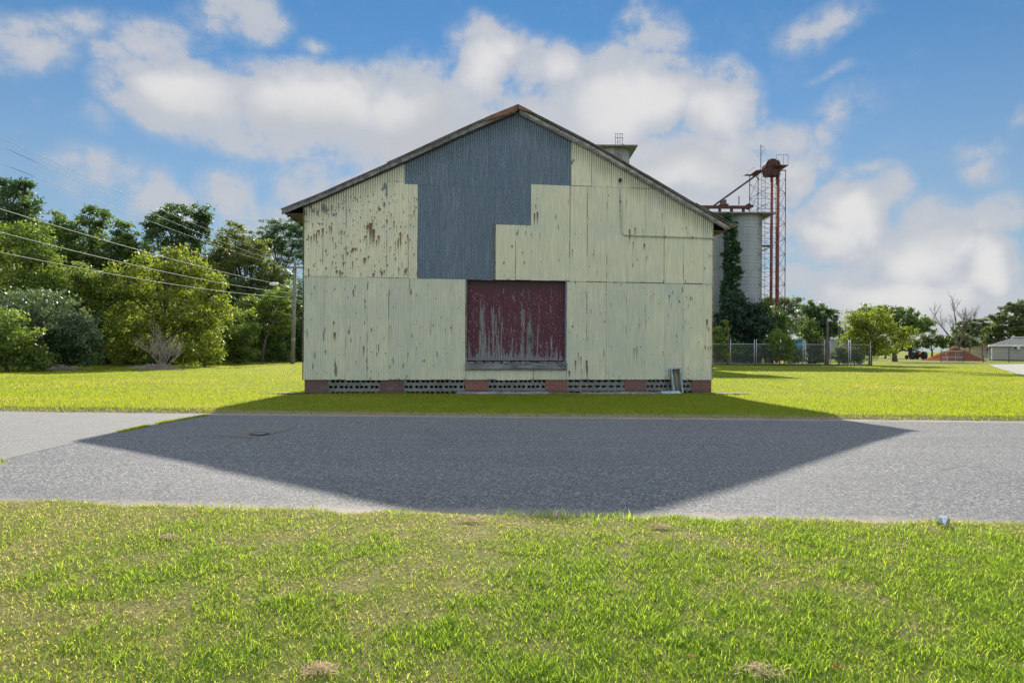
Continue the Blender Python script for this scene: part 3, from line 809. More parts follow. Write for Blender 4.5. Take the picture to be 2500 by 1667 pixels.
# loading door: planks, recessed, with flaking maroon paint over grey timber
def make_door():
    nu, nz = 420, 260
    us = np.linspace(DOOR_U0+.035, DOOR_U1-.03, nu); zs = np.linspace(DOOR_Z0, DOOR_Z1+.05, nz)
    U, Z = np.meshgrid(us, zs)
    w = .083
    k = np.floor(U/w); fr = U/w-k
    edge = np.minimum(fr, 1-fr)
    Y = .115 + .010*sstep(edge, .05, .0) + .004*(fbm(k*7.3, Z*.4, 51, 2)-.5)
    hz = (Z-DOOR_Z0)/(DOOR_Z1-DOOR_Z0); hu = (U-DOOR_U0)/(DOOR_U1-DOOR_U0)
    st = .62*fbm(U*24, Z*1.3, 53, 4) + .38*fbm(U*70, Z*3.2, 54, 3)
    pl = vnoise(k*3.7, k*0+2, 57)
    bias = np.interp(hz, [0, .06, .12, .25, .45, .62, .75, .9, 1], [.31, .14, .03, .0, -.025, -.07, -.10, -.115, -.15])
    bias = bias + .10*np.exp(-((hu-.36)/.20)**2)*sstep(hz, .75, .45) + .05*np.exp(-((hu-.20)/.1)**2) - .06*np.exp(-((hu-.47)/.06)**2)*(hz > .3)
    bias = bias + .20*np.exp(-((hu-.64)/.05)**2-((hz-.26)/.16)**2) + .16*np.exp(-((hu-.55)/.025)**2-((hz-.60)/.14)**2) - .07*sstep(hu, .78, .95)
    bias = bias + .13*np.exp(-((hu-.30)/.03)**2-((hz-.82)/.05)**2) + .12*np.exp(-((hu-.37)/.02)**2-((hz-.86)/.05)**2) + .08*(pl-.5)
    bare = sstep(st + bias, .60, .66)
    bare = np.maximum(bare, sstep(fbm(U*34+3, Z*18, 59, 3), .70, .75)*.9*sstep(hz, 1.0, .85))
    rot = np.exp(-((hu-.645)/.028)**2-((hz-.26)/.07)**2)
    gap = sstep(edge, .07, .0)
    top = sstep(hz, .78, 1.0)
    V = np.stack([U.ravel(), Y.ravel(), Z.ravel()], 1)
    idx = np.arange(nu*nz).reshape(nz, nu)
    Fq = np.stack([idx[:-1, :-1], idx[:-1, 1:], idx[1:, 1:], idx[1:, :-1]], -1).reshape(-1, 4)
    m, t, bs = new_mat('flaking_maroon_planks')
    o = t.obj()
    grain = t.noise(t.scale(o, (60, 60, 2.2)), 1.0, 6, .7); fine = t.noise(o, 50, 5, .7)
    paint = t.mix(t.smooth(grain, .3, .7), (.082, .029, .040), (.150, .056, .070))
    wood = t.mix(t.smooth(grain, .25, .75), (.085, .082, .082), (.33, .325, .325))
    A = t.attr('bare').outputs['Fac']
    c = t.mix(t.smooth(t.m('ADD', A, t.m('MULTIPLY', t.m('SUBTRACT', fine, .5), .5)), .3, .6), paint, wood)
    top_dark = t.m('MULTIPLY', t.attr('top_dark').outputs['Fac'], t.smooth(fine, .2, .7, .5, .95))  # planks get darker towards the door head
    c = t.mix(top_dark, c, (.062, .048, .040))
    c = t.mix(t.attr('rot').outputs['Fac'], c, (.030, .028, .026))
    principled(t, bs, c, .85, 0, .2, t.bump(grain, .25, .01))
    return np_mesh('loading_door', V, Fq, m, dict(bare=bare.ravel(), top_dark=top.ravel()*.9, rot=np.maximum(rot*.8, gap*.7).ravel()), smooth=True, parent=barn)
door = make_door()
tag(door, 'wide maroon plank door with flaking paint')
b = MB()
b.box(DOOR_U0-.006, DOOR_U0+.03, -.020, .16, DOOR_Z0-.06, 3.335)       # left jamb
b.build('door_jamb', WOOD, barn)
b = MB(); b.box(DOOR_U1-.035, DOOR_U1-.002, .0, .16, DOOR_Z0-.03, 3.345)
b.build('door_jamb', simple('blue_grey_timber', (.20, .22, .27), .4, 7, .85), barn)
b = MB(); b.box(DOOR_U0-.01, DOOR_U1+.0, .028, .20, 3.349, 3.42); b.build('door_head', DARK, barn)
b = MB()          # splintered sill timber
n = 60; us = np.linspace(DOOR_U0-.02, DOOR_U1-.01, n); r = random.Random(12)
prof = [(.10, .70), (-.055, .70), (-.075, .72), (-.075, .875), (-.06, .895), (.0, .90), (.10, .90)]
for i, u in enumerate(us):
    for (y, z) in prof: b.v.append((u, y + r.uniform(-.006, .006), z + r.uniform(-.006, .006)*(1 if z < .8 else 1.6)))
m_ = len(prof)
for i in range(n-1):
    for k in range(m_-1): b.f.append((i*m_+k, i*m_+k+1, (i+1)*m_+k+1, (i+1)*m_+k))
b.f.append(tuple(range(m_))); b.f.append(tuple((n-1)*m_+k for k in range(m_))[::-1]); b.mi = [0]*len(b.f)
SILL = simple('grey_sill_timber', (.20, .205, .205), .5, 3.0, .9, c2=(.065, .062, .062), stretch=(.7, 3, 5))
b.build('door_sill', SILL, barn)
b = MB()
for k in range(11):
    u0 = DOOR_U0 + .02 + k*.27; b.box(u0, u0+.25+r.uniform(-.06, .03), -.05+r.uniform(-.012, .012), .09, .905, .905+r.uniform(.02, .045))
b.build('sill_splinters', WOOD, barn)

# foundation: brick piers with pierced block screens between them
def brick_material(name, c1, c2, mort):
    m, t, b = new_mat(name)
    o = t.obj()
    n = t.node('ShaderNodeTexBrick')
    sw = t.node('ShaderNodeCombineXYZ'); x, y, z = t.xyz(o)
    t.put(sw.inputs[0], t.m('ADD', x, y)); t.put(sw.inputs[1], z)
    t.put(n.inputs['Vector'], sw.outputs[0])
    n.inputs['Scale'].default_value = 1.0; n.inputs['Brick Width'].default_value = .205; n.inputs['Row Height'].default_value = .067
    n.inputs['Mortar Size'].default_value = .0055; n.inputs['Mortar Smooth'].default_value = .2; n.inputs['Bias'].default_value = 0
    t.put(n.inputs['Color1'], c1); t.put(n.inputs['Color2'], c2); t.put(n.inputs['Mortar'], mort)
    f = t.noise(o, 25, 5, .7); bg_ = t.noise(o, 3.5, 4, .6)
    c = t.mix(t.smooth(f, .3, .75, 0, .45), n.outputs[0], (.10, .06, .05))
    c = t.mix(t.smooth(bg_, .52, .7, 0, .5), c, (.19, .17, .16))
    c = t.mix(t.smooth(t.m('ADD', z, t.m('MULTIPLY', t.m('SUBTRACT', f, .5), .16)), .03, .15, .75, 0), c, (.105, .085, .062))
    principled(t, b, c, .9, 0, .2, t.bump(t.m('SUBTRACT', f, n.outputs['Fac']), .5, .01))
    return m
BRICK_OLD = brick_material('old_dark_brick', (.17, .085, .075), (.125, .075, .072), (.20, .18, .165))
BRICK_RED = brick_material('red_brick', (.30, .095, .06), (.20, .07, .05), (.34, .30, .26))
BRICK_MID = brick_material('weathered_red_brick', (.23, .085, .07), (.17, .08, .075), (.30, .26, .24))
def block_material():
    m, t, b = new_mat('concrete_block')
    o = t.obj(); x, y, z = t.xyz(o)
    f = t.noise(o, 22, 6, .7); g_ = t.noise(o, 2.2, 4, .6)
    c = t.mix(t.smooth(f, .3, .7), (.135, .14, .132), (.27, .275, .255))
    c = t.mix(t.smooth(g_, .48, .68, 0, .6), c, (.15, .145, .125))
    # mortar joints between the blocks: a course line every 0.165 m, head joints every 0.43 m
    j1 = t.smooth(t.m('ABSOLUTE', t.m('SUBTRACT', t.m('FRACT', t.m('DIVIDE', t.m('ADD', z, .055), .165)), .5)), .0, .045, .7, 0)
    row = t.m('FLOOR', t.m('DIVIDE', t.m('ADD', z, .1375), .165))
    j2 = t.smooth(t.m('ABSOLUTE', t.m('SUBTRACT', t.m('FRACT', t.m('DIVIDE', t.m('ADD', x, t.m('MULTIPLY', row, .19)), .43)), .5)), .0, .02, .5, 0)
    c = t.mix(t.m('MAXIMUM', j1, j2), c, (.10, .10, .095))
    c = t.mix(t.smooth(t.m('ADD', z, t.m('MULTIPLY', t.m('SUBTRACT', f, .5), .14)), .02, .12, .7, 0), c, (.105, .085, .062))
    principled(t, b, c, .95, 0, .15, t.bump(f, .4, .01))
    return m
BLOCK = block_material()
PIERS = [(743, 800, BRICK_OLD), (927.5, 985, BRICK_OLD), (1136, 1191, BRICK_RED), (1332.5, 1384.5, BRICK_RED), (1527, 1577, BRICK_MID), (1690.5, 1738, BRICK_MID)]
edges = []
for x0, x1, mt in PIERS:
    u0, u1 = FU(x0, 945)[0], FU(x1, 945)[0]
    edges.append((u0, u1))
    b = MB(); b.box(u0, u1, .035, .44, -.25, zB+.02)
    o = b.build('brick_pier', mt, barn)
def block_screen(u0, u1, irregular):
    """a pierced wall cut as a grid of cells: solid faces, and real holes with depth"""
    rows = [(-.25, -.005, None), (-.005, .062, 1), (.062, .160, None), (.160, .236, 0), (.236, .325, None), (.325, .398, 1), (.398, zB+.02, None)]
    b = MB(); Y0, Y1 = .06, .22
    if irregular: pat = [(.20, .20)]; hole = .135
    r = random.Random(int(u0*10))
    for zi, (z0, z1, ph) in enumerate(rows):
        if ph is None:
            b.add([(u0, Y0, z0), (u1, Y0, z0), (u1, Y0, z1), (u0, Y0, z1)], [(0, 1, 2, 3)]); continue
        if irregular: starts = [u0 + (.03 if ph else .0) + q for k in range(20) for q in (k*.43 + .03, k*.43 + .225)]; hw = .150
        else: starts = [u0 + (.06 if ph else -.13) + k*.43 + q for k in range(20) for q in (.035, .165, .295)]; hw = .092
        cur = u0
        for s0 in starts:
            a, c = max(s0 + r.uniform(-.006, .006), u0), min(s0+hw, u1)
            if c - a < .03 or a >= u1: continue
            if a > cur: b.add([(cur, Y0, z0), (a, Y0, z0), (a, Y0, z1), (cur, Y0, z1)], [(0, 1, 2, 3)])
            za, zb_ = z0, z1
            if irregular:      # pear-shaped openings of blocks laid on their side
                k = r.choice([-1, 1]); i = .016
                q = [(a, za+(i if k > 0 else 0)), (c, za+(i if k < 0 else 0)), (c, zb_-(i if k < 0 else 0)), (a, zb_-(i if k > 0 else 0))]
                b.add([(a, Y0, z0), (c, Y0, z0), (q[1][0], Y0, q[1][1]), (q[0][0], Y0, q[0][1])], [(0, 1, 2, 3)])
                b.add([(q[3][0], Y0, q[3][1]), (q[2][0], Y0, q[2][1]), (c, Y0, z1), (a, Y0, z1)], [(0, 1, 2, 3)])
            else: q = [(a, za), (c, za), (c, zb_), (a, zb_)]
            for i in range(4):
                p, p2 = q[i], q[(i+1) % 4]
                b.add([(p[0], Y0, p[1]), (p[0], Y1, p[1]), (p2[0], Y1, p2[1]), (p2[0], Y0, p2[1])], [(0, 1, 2, 3)])
            cur = c
        if cur < u1: b.add([(cur, Y0, z0), (u1, Y0, z0), (u1, Y0, z1), (cur, Y0, z1)], [(0, 1, 2, 3)])
    # mortar joints: thin darker grooves are left to the material, head joints as slight ribs
    o = b.build('block_screen', BLOCK, barn)
    return o
for i in range(5): block_screen(edges[i][1], edges[i+1][0], i == 3)
f0, f1 = skew(.02, .45), skew(.02, BARN_L)
b = MB(); b.add([(f0+.0, .45, -.25), (f0+.2, .45, -.25), (f1+.2, BARN_L, -.25), (f1, BARN_L, -.25), (f0, .45, zB), (f0+.2, .45, zB), (f1+.2, BARN_L, zB), (f1, BARN_L, zB)],
      [(3, 2, 1, 0), (4, 5, 6, 7), (0, 1, 5, 4), (1, 2, 6, 5), (2, 3, 7, 6), (3, 0, 4, 7)]); b.build('foundation_wall', BRICK_OLD, barn)
b = MB(); b.box(11.98, 12.18, .45, BARN_L, -.25, zB); b.build('foundation_wall', BRICK_OLD, barn)
b = MB(); b.box(f1+.21, 11.97, BARN_L-.2, BARN_L, -.25, zB); b.build('foundation_wall', BRICK_OLD, barn)
b = MB(); b.box(.36, 11.96, .60, .65, -.2, zB); b.build('crawlspace_back', DARK, barn)

# electrical conduit on the right of the gable
def fu3(px, py, y=-.035):
    u, z = FU(px, py); return (u, y, z)
b = MB()
pts = [fu3(1513, 447), fu3(1514, 480), fu3(1515.5, 520), fu3(1517, 560), fu3(1518.5, 569), fu3(1523, 574), fu3(1530, 575), fu3(1600, 577.5), fu3(1680, 580), fu3(1742, 582), fu3(1747, 582.2)]
b.tube(pts, .022, 10)
COND = simple('painted_conduit', (.46, .47, .36), .3, 9, .7)
cond = b.build('conduit', COND, barn, True)
b = MB(); u, z = FU(1513, 443)
b.tube([(u, -.03, z-.02), (u, -.06, z+.05), (u, -.13, z+.02)], [.045, .05, .035], 10)
b.build('weatherhead', simple('black_fitting', (.05, .05, .045), .3, 9, .7), cond, True)
for px, py in ((1514.5, 493), (1537, 575.2), (1623, 578), (1689, 580.2)):
    u, z = FU(px, py); b = MB(); b.box(u-.028, u+.028, -.062, -.005, z-.028, z+.028)
    b.build('pipe_clamp', RAKEM, cond)

# loose things at the foot of the gable
def barn_pt(u, y): return BARN_O + BU*u + np.array([-BU[1], BU[0]])*y
BO = barn_pt(0, 0)
def plank(u0, u1, y, h, mat, name, label, cat, seed, dz=0):
    b = MB(); r = random.Random(seed); n = 24; L = u1-u0
    for i in range(n):
        x = -L/2 + L*i/(n-1); j = r.uniform(-.008, .008); k = r.uniform(-.012, .012)
        b.v += [(x, -.09+k, 0), (x, .09+k*.5, 0), (x, .09+k*.5, h+j), (x, -.09+k, h+j)]
    for i in range(n-1):
        o = i*4
        b.f += [(o, o+4, o+5, o+1), (o+1, o+5, o+6, o+2), (o+2, o+6, o+7, o+3), (o+3, o+7, o+4, o)]
    b.f += [(0, 1, 2, 3), (4*n-1, 4*n-2, 4*n-3, 4*n-4)]; b.mi = [0]*len(b.f)
    c = barn_pt((u0+u1)/2, y)
    o = b.build(name, mat, None, False, (c[0], c[1], dz), BARN_ROT)
    tag(o, label, cat); return o
PALEW = simple('bleached_board', (.36, .37, .38), .4, 4, .9, c2=(.16, .16, .165), stretch=(.6, 4, 4))
plank(FU(1113, 960)[0], FU(1335, 960)[0], -.16, .075, PALEW, 'loose_board', 'long bleached board lying in front of the block screen under the door', 'board', 21, -.02)
plank(FU(1300, 960)[0], FU(1420, 960)[0], -.05, .04, WOOD, 'loose_board', 'dark splintered board at the foot of the bright red brick pier', 'board', 22, -.02)
plank(FU(1416, 960)[0], FU(1606, 960)[0], -.12, .055, simple('old_concrete', (.33, .32, .31), .3, 7, .95), 'concrete_kerb', 'low grey concrete edging along the wall right of the door', 'kerb', 23, -.02)
# leaning metal cabinet frame and the strip below it
def leaning_frame():
    c = barn_pt(11.03, -.21)
    t_ = thing('leaning_panel', 'narrow blue-grey metal-edged panel leaning on the wall beside the right corner pier', 'panel', (c[0], c[1], .0), BARN_ROT)
    BLUE = simple('blue_grey_paint', (.36, .44, .47), .35, 8, .6, c2=(.22, .28, .30))
    M = Matrix.Translation((0, 0, .0)) @ Matrix.Rotation(math.radians(-9), 4, 'X') @ Matrix.Rotation(math.radians(-4), 4, 'Y')
    b = MB()
    b.box(-.155, -.118, -.055, .055, 0.0, .735, M); b.box(.125, .158, -.055, .055, .0, .735, M)
    b.build('frame_stile', BLUE, t_)
    b = MB(); b.box(-.175, .175, -.062, .06, .737, .772, M)
    b.build('frame_head', BLUE, t_)
    b = MB(); b.box(-.116, .123, .035, .05, .07, .735, M); b.build('back_panel', simple('brown_panel', (.17, .155, .125), .4, 10, .9), t_)
    b = MB(); b.box(-.01, .022, .018, .034, .12, .66, M)
    b.build('yellow_strip', simple('ochre_strip', (.33, .27, .12), .4, 12, .8), t_)
leaning_frame()
b = MB(); b.box(-.31, .29, -.05, .05, 0, .05); b.box(-.31, .29, .052, .062, 0, .075)
c = barn_pt(10.76, -.36)
o = b.build('metal_strip', simple('pale_blue_metal', (.50, .58, .60), .3, 6, .5), None, False, (c[0], c[1], .0), BARN_ROT + math.radians(6))
tag(o, 'pale bent metal strip lying on the grass below the leaning panel', 'metal strip')

# ================================================================ SILOS AND ELEVATOR
def stave_material():
    m, t, b = new_mat('concrete_staves')
    o = t.obj(); x, y, z = t.xyz(o)
    ang = t.m('ARCTAN2', y, x)
    cv = t.node('ShaderNodeCombineXYZ'); t.put(cv.inputs[0], t.m('MULTIPLY', ang, 2.05)); t.put(cv.inputs[1], z)
    br = t.node('ShaderNodeTexBrick'); t.put(br.inputs['Vector'], cv.outputs[0])
    br.inputs['Scale'].default_value = 1; br.inputs['Brick Width'].default_value = .30; br.inputs['Row Height'].default_value = .76
    br.inputs['Mortar Size'].default_value = .012; br.inputs['Color1'].default_value = (.38, .40, .41, 1); br.inputs['Color2'].default_value = (.33, .35, .36, 1); br.inputs['Mortar'].default_value = (.20, .20, .2, 1)
    st = t.noise(t.scale(o, (1.2, 1.2, .10)), 1.6, 5, .6)
    c = t.mix(t.smooth(st, .45, .75, 0, .55), br.outputs[0], (.19, .19, .185))
    c = t.mix(t.smooth(t.noise(o, .9, 4), .5, .7, 0, .4), c, (.42, .42, .40))
    # steel hoops every 0.38 m, and the dark lug columns where they are bolted
    k = t.m('ABSOLUTE', t.m('SUBTRACT', t.m('FRACT', t.m('DIVIDE', t.m('SUBTRACT', z, .21), .38)), .5))
    hoop = t.smooth(k, .05, .075, .26, 0)
    c = t.mix(hoop, c, (.17, .17, .17))
    lug = t.smooth(t.m('ABSOLUTE', t.m('SUBTRACT', t.m('PINGPONG', t.m('ADD', ang, 6.28), .62), .31)), .035, .05, 1.0, 0)
    c = t.mix(t.m('MULTIPLY', lug, t.smooth(k, .09, .12, .45, 0)), c, (.10, .10, .10))
    principled(t, b, c, .9, 0, .2)
    return m
STAVE = stave_material()
HOOP = simple('silo_hoop_steel', (.17, .17, .17), .4, 3, .7)
SLAB = simple('silo_slab_concrete', (.20, .20, .19), .35, 1.5, .95)
RUSTRED = simple('rust_red_steel', (.26, .070, .052), .45, 2.5, .7, c2=(.15, .052, .043))
DULLRED = simple('dull_red_steel', (.115, .045, .040), .4, 2.5, .75)
STEEL = simple('dark_weathered_steel', (.13, .10, .095), .4, 2.5, .7)
def shaft(R, H, parent, loc, name='silo_shaft'):
    prof = [(R, -.3)]; z = .4
    while z < H-.2:
        prof += [(R, z-.020), (R+.012, z-.016), (R+.012, z+.016), (R, z+.020)]; z += .38
    prof.append((R, H))
    b = MB(); b.lathe(prof, 56)
    o = b.build(name, STAVE, parent, False, loc)
    return o
def silo_pair():
    d = 72.0
    front = P(1894, 521, d); top = front[2]
    R = 45*75/F_PX
    xr = P(1857, 700, d+2.6)[0] - R
    t_ = thing('silo_group', 'row of tall pale concrete stave silos under one flat overhanging slab', 'silo', (xr, d+2.6, 0))
    for k in range(3): shaft(R, top-.02, t_, (-k*(2*R+.06), 0, 0))
    b = MB(); b.box(-14.5, front[0]-xr, -2.6, 2.6, 0, .14)
    b.build('roof_slab', SLAB, t_, False, (0, 0, top))
    # small bracket plate on the shaft beside the tower
    b = MB(); b.box(R-.1, R+1.25, -.4, .5, top-3.1, top-3.0); b.tube([(R, 0, top-3.6), (R+1.2, 0, top-3.1)], .04, 5)
    b.build('landing', STEEL, t_)
    # drag conveyor on legs along the slab
    b = MB(); z = top+.14
    L0, L1 = P(1690, 505, d+2)[0]-xr, P(1812, 505, d+2)[0]-xr
    b.box(L0-6, L1, -.22, .22, z+.42, z+.70)
    o = b.build('drag_conveyor', DULLRED, t_, False, (0, -2.2, 0))
    b = MB(); b.box(L1-.1, L1+.30, -.30, .30, z+.40, z+.86); b.box(L1+.30, L1+.62, -.15, .15, z+.56, z+.80); b.box(L1+.05, L1+.2, -.34, .2, z+.30, z+.93); b.build('conveyor_drive', DULLRED, o)
    for x in np.arange(L0-2.5, L1, 1.25):
        b = MB(); b.prism([(-.28, z), (-.18, z), (-.18, z+.36), (.18, z+.36), (.18, z), (.28, z), (.28, z+.42), (-.28, z+.42)], x-.08, x+.08, Matrix.Rotation(PI/2, 4, 'Z') @ Matrix.Scale(-1, 4, (0, 1, 0))); b.build('conveyor_leg', DULLRED, o)
    b = MB(); x = P(1792, 500, d+2)[0]-xr; b.tube([(x, 0, z+.8), (x, 0, z+1.75)], .05, 6); b.build('vent_pipe', STEEL, o)
    return xr, top, R
SX, STOP, SR = silo_pair()
def tall_silo():
    d = 72.0; R = 42*74/F_PX
    tp = P(1557, 357, d)
    cx = P(1494, 400, d+2.4)[0]
    t_ = thing('tall_silo', 'tallest concrete silo whose square cap shows above the warehouse roof', 'silo', (cx, d+2.4, 0))
    shaft(R, tp[2]-.02, t_, (0, 0, 0))
    hw = (tp[0]-P(1447, 352, d)[0])/2; mid = (tp[0]+P(1447, 352, d)[0])/2 - cx
    b = MB(); b.box(mid-hw, mid+hw, -2.4, 2.6, 0, .14)
    b.build('cap_slab', SLAB, t_, False, (0, 0, tp[2]))
    # caged ladder standing up through the cap
    z0 = tp[2]; b = MB(); lx = P(1511, 340, d)[0]-cx
    for dx in (-.42, -.16, .10, .36):
        b.tube([(lx+dx, -1.9, z0-4), (lx+dx*.9+.12, -1.9, z0+1.5)], .024, 5)
    for z, a in ((1.5, .42), (1.05, .5)): b.tube([(lx-a+.1, -1.9, z0+z), (lx+a+.1, -1.9, z0+z-.08)], .022, 5)
    for z in np.arange(-3.8, 1.2, .4): b.tube([(lx-.16, -1.9, z0+z), (lx+.10, -1.9, z0+z)], .018, 4)
    b.tube([(lx+.4, -1.9, z0+.42), (lx+.9, -1.7, z0+.14)], .03, 5)
    b.build('caged_ladder', STEEL, t_)
tall_silo()
def elevator_tower():
    d = 73.0; D2 = d+2.6
    zt = P(1885, 415, d)[2]
    x0, x1 = P(1850.5, 500, d)[0], P(1917.5, 500, d)[0]
    cx = (x0+x1)/2; hw = (x1-x0)/2
    t_ = thing('elevator_tower', 'red steel bucket elevator with twin pipes in a lattice tower beside the silos', 'tower', (cx, d, 0))
    for sx in (-1, 1):
        for y in (0, 2.6):
            b = MB(); b.tube([(sx*hw, y, -.2), (sx*hw, y, zt)], .045, 5); b.build('tower_leg', DULLRED, t_)
    b = MB(); step = 1.62; z = .3
    def face(p, q, z0, z1):
        b.tube([(*p, z0), (*q, z1)], .020, 4); b.tube([(*q, z0), (*p, z1)], .020, 4)
    cs = [(-hw, 0), (hw, 0), (hw, 2.6), (-hw, 2.6)]
    while z + step < zt:
        for i in range(4):
            p, q = cs[i], cs[(i+1) % 4]
            b.tube([(*p, z), (*q, z)], .020, 4)
            face(p, q, z, z+step)
        z += step
    b.build('lattice_bracing', STEEL, t_)
    for px in (1883.2, 1898.8):
        x = P(px, 600, d+1.3)[0]-cx
        b = MB(); b.tube([(x, 1.3, -.2), (x, 1.3, zt+.3)], .155, 14)
        for z in np.arange(1.5, zt, 3.05): b.tube([(x, 1.3, z-.03), (x, 1.3, z+.03)], .19, 14)
        b.build('bucket_leg_pipe', RUSTRED, t_, True)
    x = P(1890.5, 600, d+1.3)[0]-cx
    b = MB(); b.tube([(x, 1.9, 0), (x, 1.9, zt)], .03, 5)
    b.build('guide_cable', STEEL, t_)
    # domed head with flat ends, flared skirt
    k = d/F_PX; hx = P(1883, 400, d+1.3)[0]-cx
    b = MB(); w0, w1, hh = 19*k, 19*k, 31*k
    n = 14; prof = []
    for i in range(n+1):
        a = PI*i/n
        prof.append((hx - w0*math.cos(a)*(1.0 if math.sin(a) < .98 else 1), zt + .55 + (hh-.55)*math.sin(a)**.75))
    poly = [(hx+w1, zt+.05), (hx+w1*.75, zt-.35), (hx-w1*.75, zt-.35), (hx-w1*.95, zt+.05)] + prof
    b.prism(poly, .75, 1.85)
    b.box(hx-.22, hx+.3, .85, 1.75, zt+hh-.02, zt+hh+.08)
    hd = b.build('elevator_head', simple('rusted_head_steel', (.085, .038, .033), .5, 2.5, .8, c2=(.05, .028, .026)), t_)
    b = MB()
    for q in (-.55, .0, .55): b.tube([(hx+q, .73, zt+.1), (hx+q, .73, zt+1.35)], .035, 4)
    b.tube([(hx-w0*.9, .72, zt+.55), (hx+w0*.9, .72, zt+.55)], .04, 4)
    b.build('head_ribs', DULLRED, hd)
    b = MB(); b.box(-hw-.15, -hw+.7, .2, 2.4, zt-.04, zt+.01); b.box(hw-1.0, hw+.35, .1, 2.4, zt+.52, zt+.58); b.box(-hw-1.0, -hw+.1, .8, 1.4, zt-.32, zt-.28)
    for s in (-1, 1): b.tube([(s*.9, 1.3, zt-.8), (s*hw, 1.3, zt-.06)], .05, 5)
    b.tube([(-hw, 0, zt-.05), (hw, 0, zt-.05)], .06, 5)
    pf = b.build('service_platform', DULLRED, t_)
    for y in (.15, 2.35):
        b = MB()
        for x in (hw-.95, hw-.2, hw+.32): b.tube([(x, y, zt+.6), (x, y, zt+1.65)], .022, 4)
        b.tube([(hw-.95, y, zt+1.65), (hw+.32, y, zt+1.65)], .022, 4)
        b.build('handrail', STEEL, pf)
    for y in (.45, 1.55):
        b = MB(); b.tube([(-hw-1.15, y, zt-.3), (-hw-.2, y, zt+.45)], .03, 4); b.build('platform_strut', STEEL, pf)
    b = MB(); mx = P(1864, 400, d)[0]-cx; b.tube([(mx, .8, zt), (mx, .8, zt+2.9)], .04, 5); b.tube([(mx, .8, zt+2.85), (mx+.42, .8, zt+2.55), (mx, .8, zt+1.8)], .025, 4)
    b.build('davit_mast', STEEL, t_)
    # spout falling to the conveyor on the silo slab
    a, c = P(1859, 419, d+1.3), P(1742, 503, d-.6)
    b = MB(); b.tube([(a[0]-cx, 1.3, a[2]), (c[0]-cx, -.6, c[2])], .105, 8)
    e = P(1765, 492, d-.4); b.box(e[0]-cx-.25, e[0]-cx+.25, -.8, -.2, STOP+.9, e[2]+.1)
    b.box(e[0]-cx-.42, e[0]-cx+.46, -.9, -.1, STOP+.88, STOP+1.02)
    b.build('grain_spout', simple('spout_steel', (.12, .085, .075), .4, 2, .7), t_)
    b = MB(); z = .5
    lx = P(1863, 500, d)[0]-cx
    for dx in (-.2, .2): b.tube([(lx+dx, -.05, 0), (lx+dx, -.05, zt)], .02, 4)
    while z < zt: b.tube([(lx-.2, -.05, z), (lx+.2, -.05, z)], .015, 4); z += .38
    for z in np.arange(2.5, zt-.2, .95):
        b.tube([(lx-.2, -.05, z), (lx-.36, -.45, z), (lx, -.75, z), (lx+.36, -.45, z), (lx+.2, -.05, z)], .016, 4)
    b.build('caged_ladder', STEEL, t_)
elevator_tower()

# ================================================================ UTILITY POLE AND WIRES
PD = 57.0
PX_ = P(714, 885, PD)[0]
POLEW = simple('grey_pole_wood', (.25, .225, .195), .4, 5, .9, stretch=(3, 3, .4), c2=(.13, .115, .10))
GALV = simple('galvanised_fitting', (.42, .44, .45), .2, 6, .5, .4)
def utility_pole():
    top = P(721, 640, PD)
    t_ = thing('utility_pole', 'grey wooden utility pole with a street lamp left of the warehouse', 'utility pole', (PX_, PD, 0))
    lean = top[0]-PX_
    at = lambda z: lean*z/top[2]
    b = MB(); b.tube([(0, 0, -.3), (at(4), 0, 4), (lean, 0, top[2])], [.19, .165, .125], 12)
    b.build('pole', POLEW, t_, True)
    zc = P(720, 654, PD)[2]
    b = MB(); b.box(-1.25+at(zc), 1.25+at(zc), -.20, -.10, zc-.07, zc+.07)
    ca = b.build('crossarm', POLEW, t_)
    b = MB()
    for s in (-1, 1): b.tube([(at(zc)+s*.75, -.15, zc-.05), (at(zc)+s*.08, -.12, zc-.62)], .022, 4)
    b.build('brace', GALV, ca)
    INS = simple('porcelain', (.45, .46, .48), .2, 6, .3)
    for x, z in ((-1.12, zc+.07), (-.40, zc+.07), (1.12, zc+.07), (.0, top[2]-zc + zc)):
        b = MB(); b.lathe([(.02, 0), (.02, .1), (.06, .11), (.045, .16), (.06, .17), (.03, .25)], 8)
        b.build('insulator', INS, ca, True, (at(zc)+x, -.15, z))
    # lamp arm and cobra head
    z0 = P(715, 708, PD)[2]; a = P(668, 698, PD)
    b = MB(); b.tube([(at(z0)-.1, -.12, z0), (at(z0)-.7, -.14, z0+.32), (at(z0)-1.35, -.15, z0+.46)], .05, 8)
    arm = b.build('lamp_arm', GALV, t_, True)
    b = MB(); M = Matrix.Translation((at(z0)-1.62, -.15, z0+.47)) @ Matrix.Rotation(PI/2, 4, 'Y')
    b.lathe([(.04, -.44), (.13, -.34), (.17, -.06), (.14, .18), (.06, .36)], 12, M)
    b.build('lamp_head', simple('pale_lamp_shell', (.78, .80, .82), .15, 5, .4), arm, True)
    # lashing band and wire clutter
    b = MB(); zb = 2.05; b.tube([(at(zb), 0, zb-.1), (at(zb), 0, zb+.1)], .195, 12); b.build('tag_band', simple('ochre_tag', (.35, .30, .18), .3, 8, .8), t_)
    for z in (z0-.4, z0-.9, z0-1.3):
        b = MB(); b.box(at(z)-.06, at(z)+.06, -.24, -.1, z-.05, z+.05); b.build('wire_clamp', GALV, t_)
    b = MB(); b.tube([(at(zc)+.1, -.15, zc), (at(zc)+.55, -.12, zc-1.4), (at(zc)+.75, -.1, zc-2.1)], .02, 4); b.build('drop_cable', GALV, t_)
    return top, zc, z0
PTOP, PZC, PZL = utility_pole()
WIREM = simple('pale_wire', (.42, .42, .42), .2, 3, .6, bump=0)
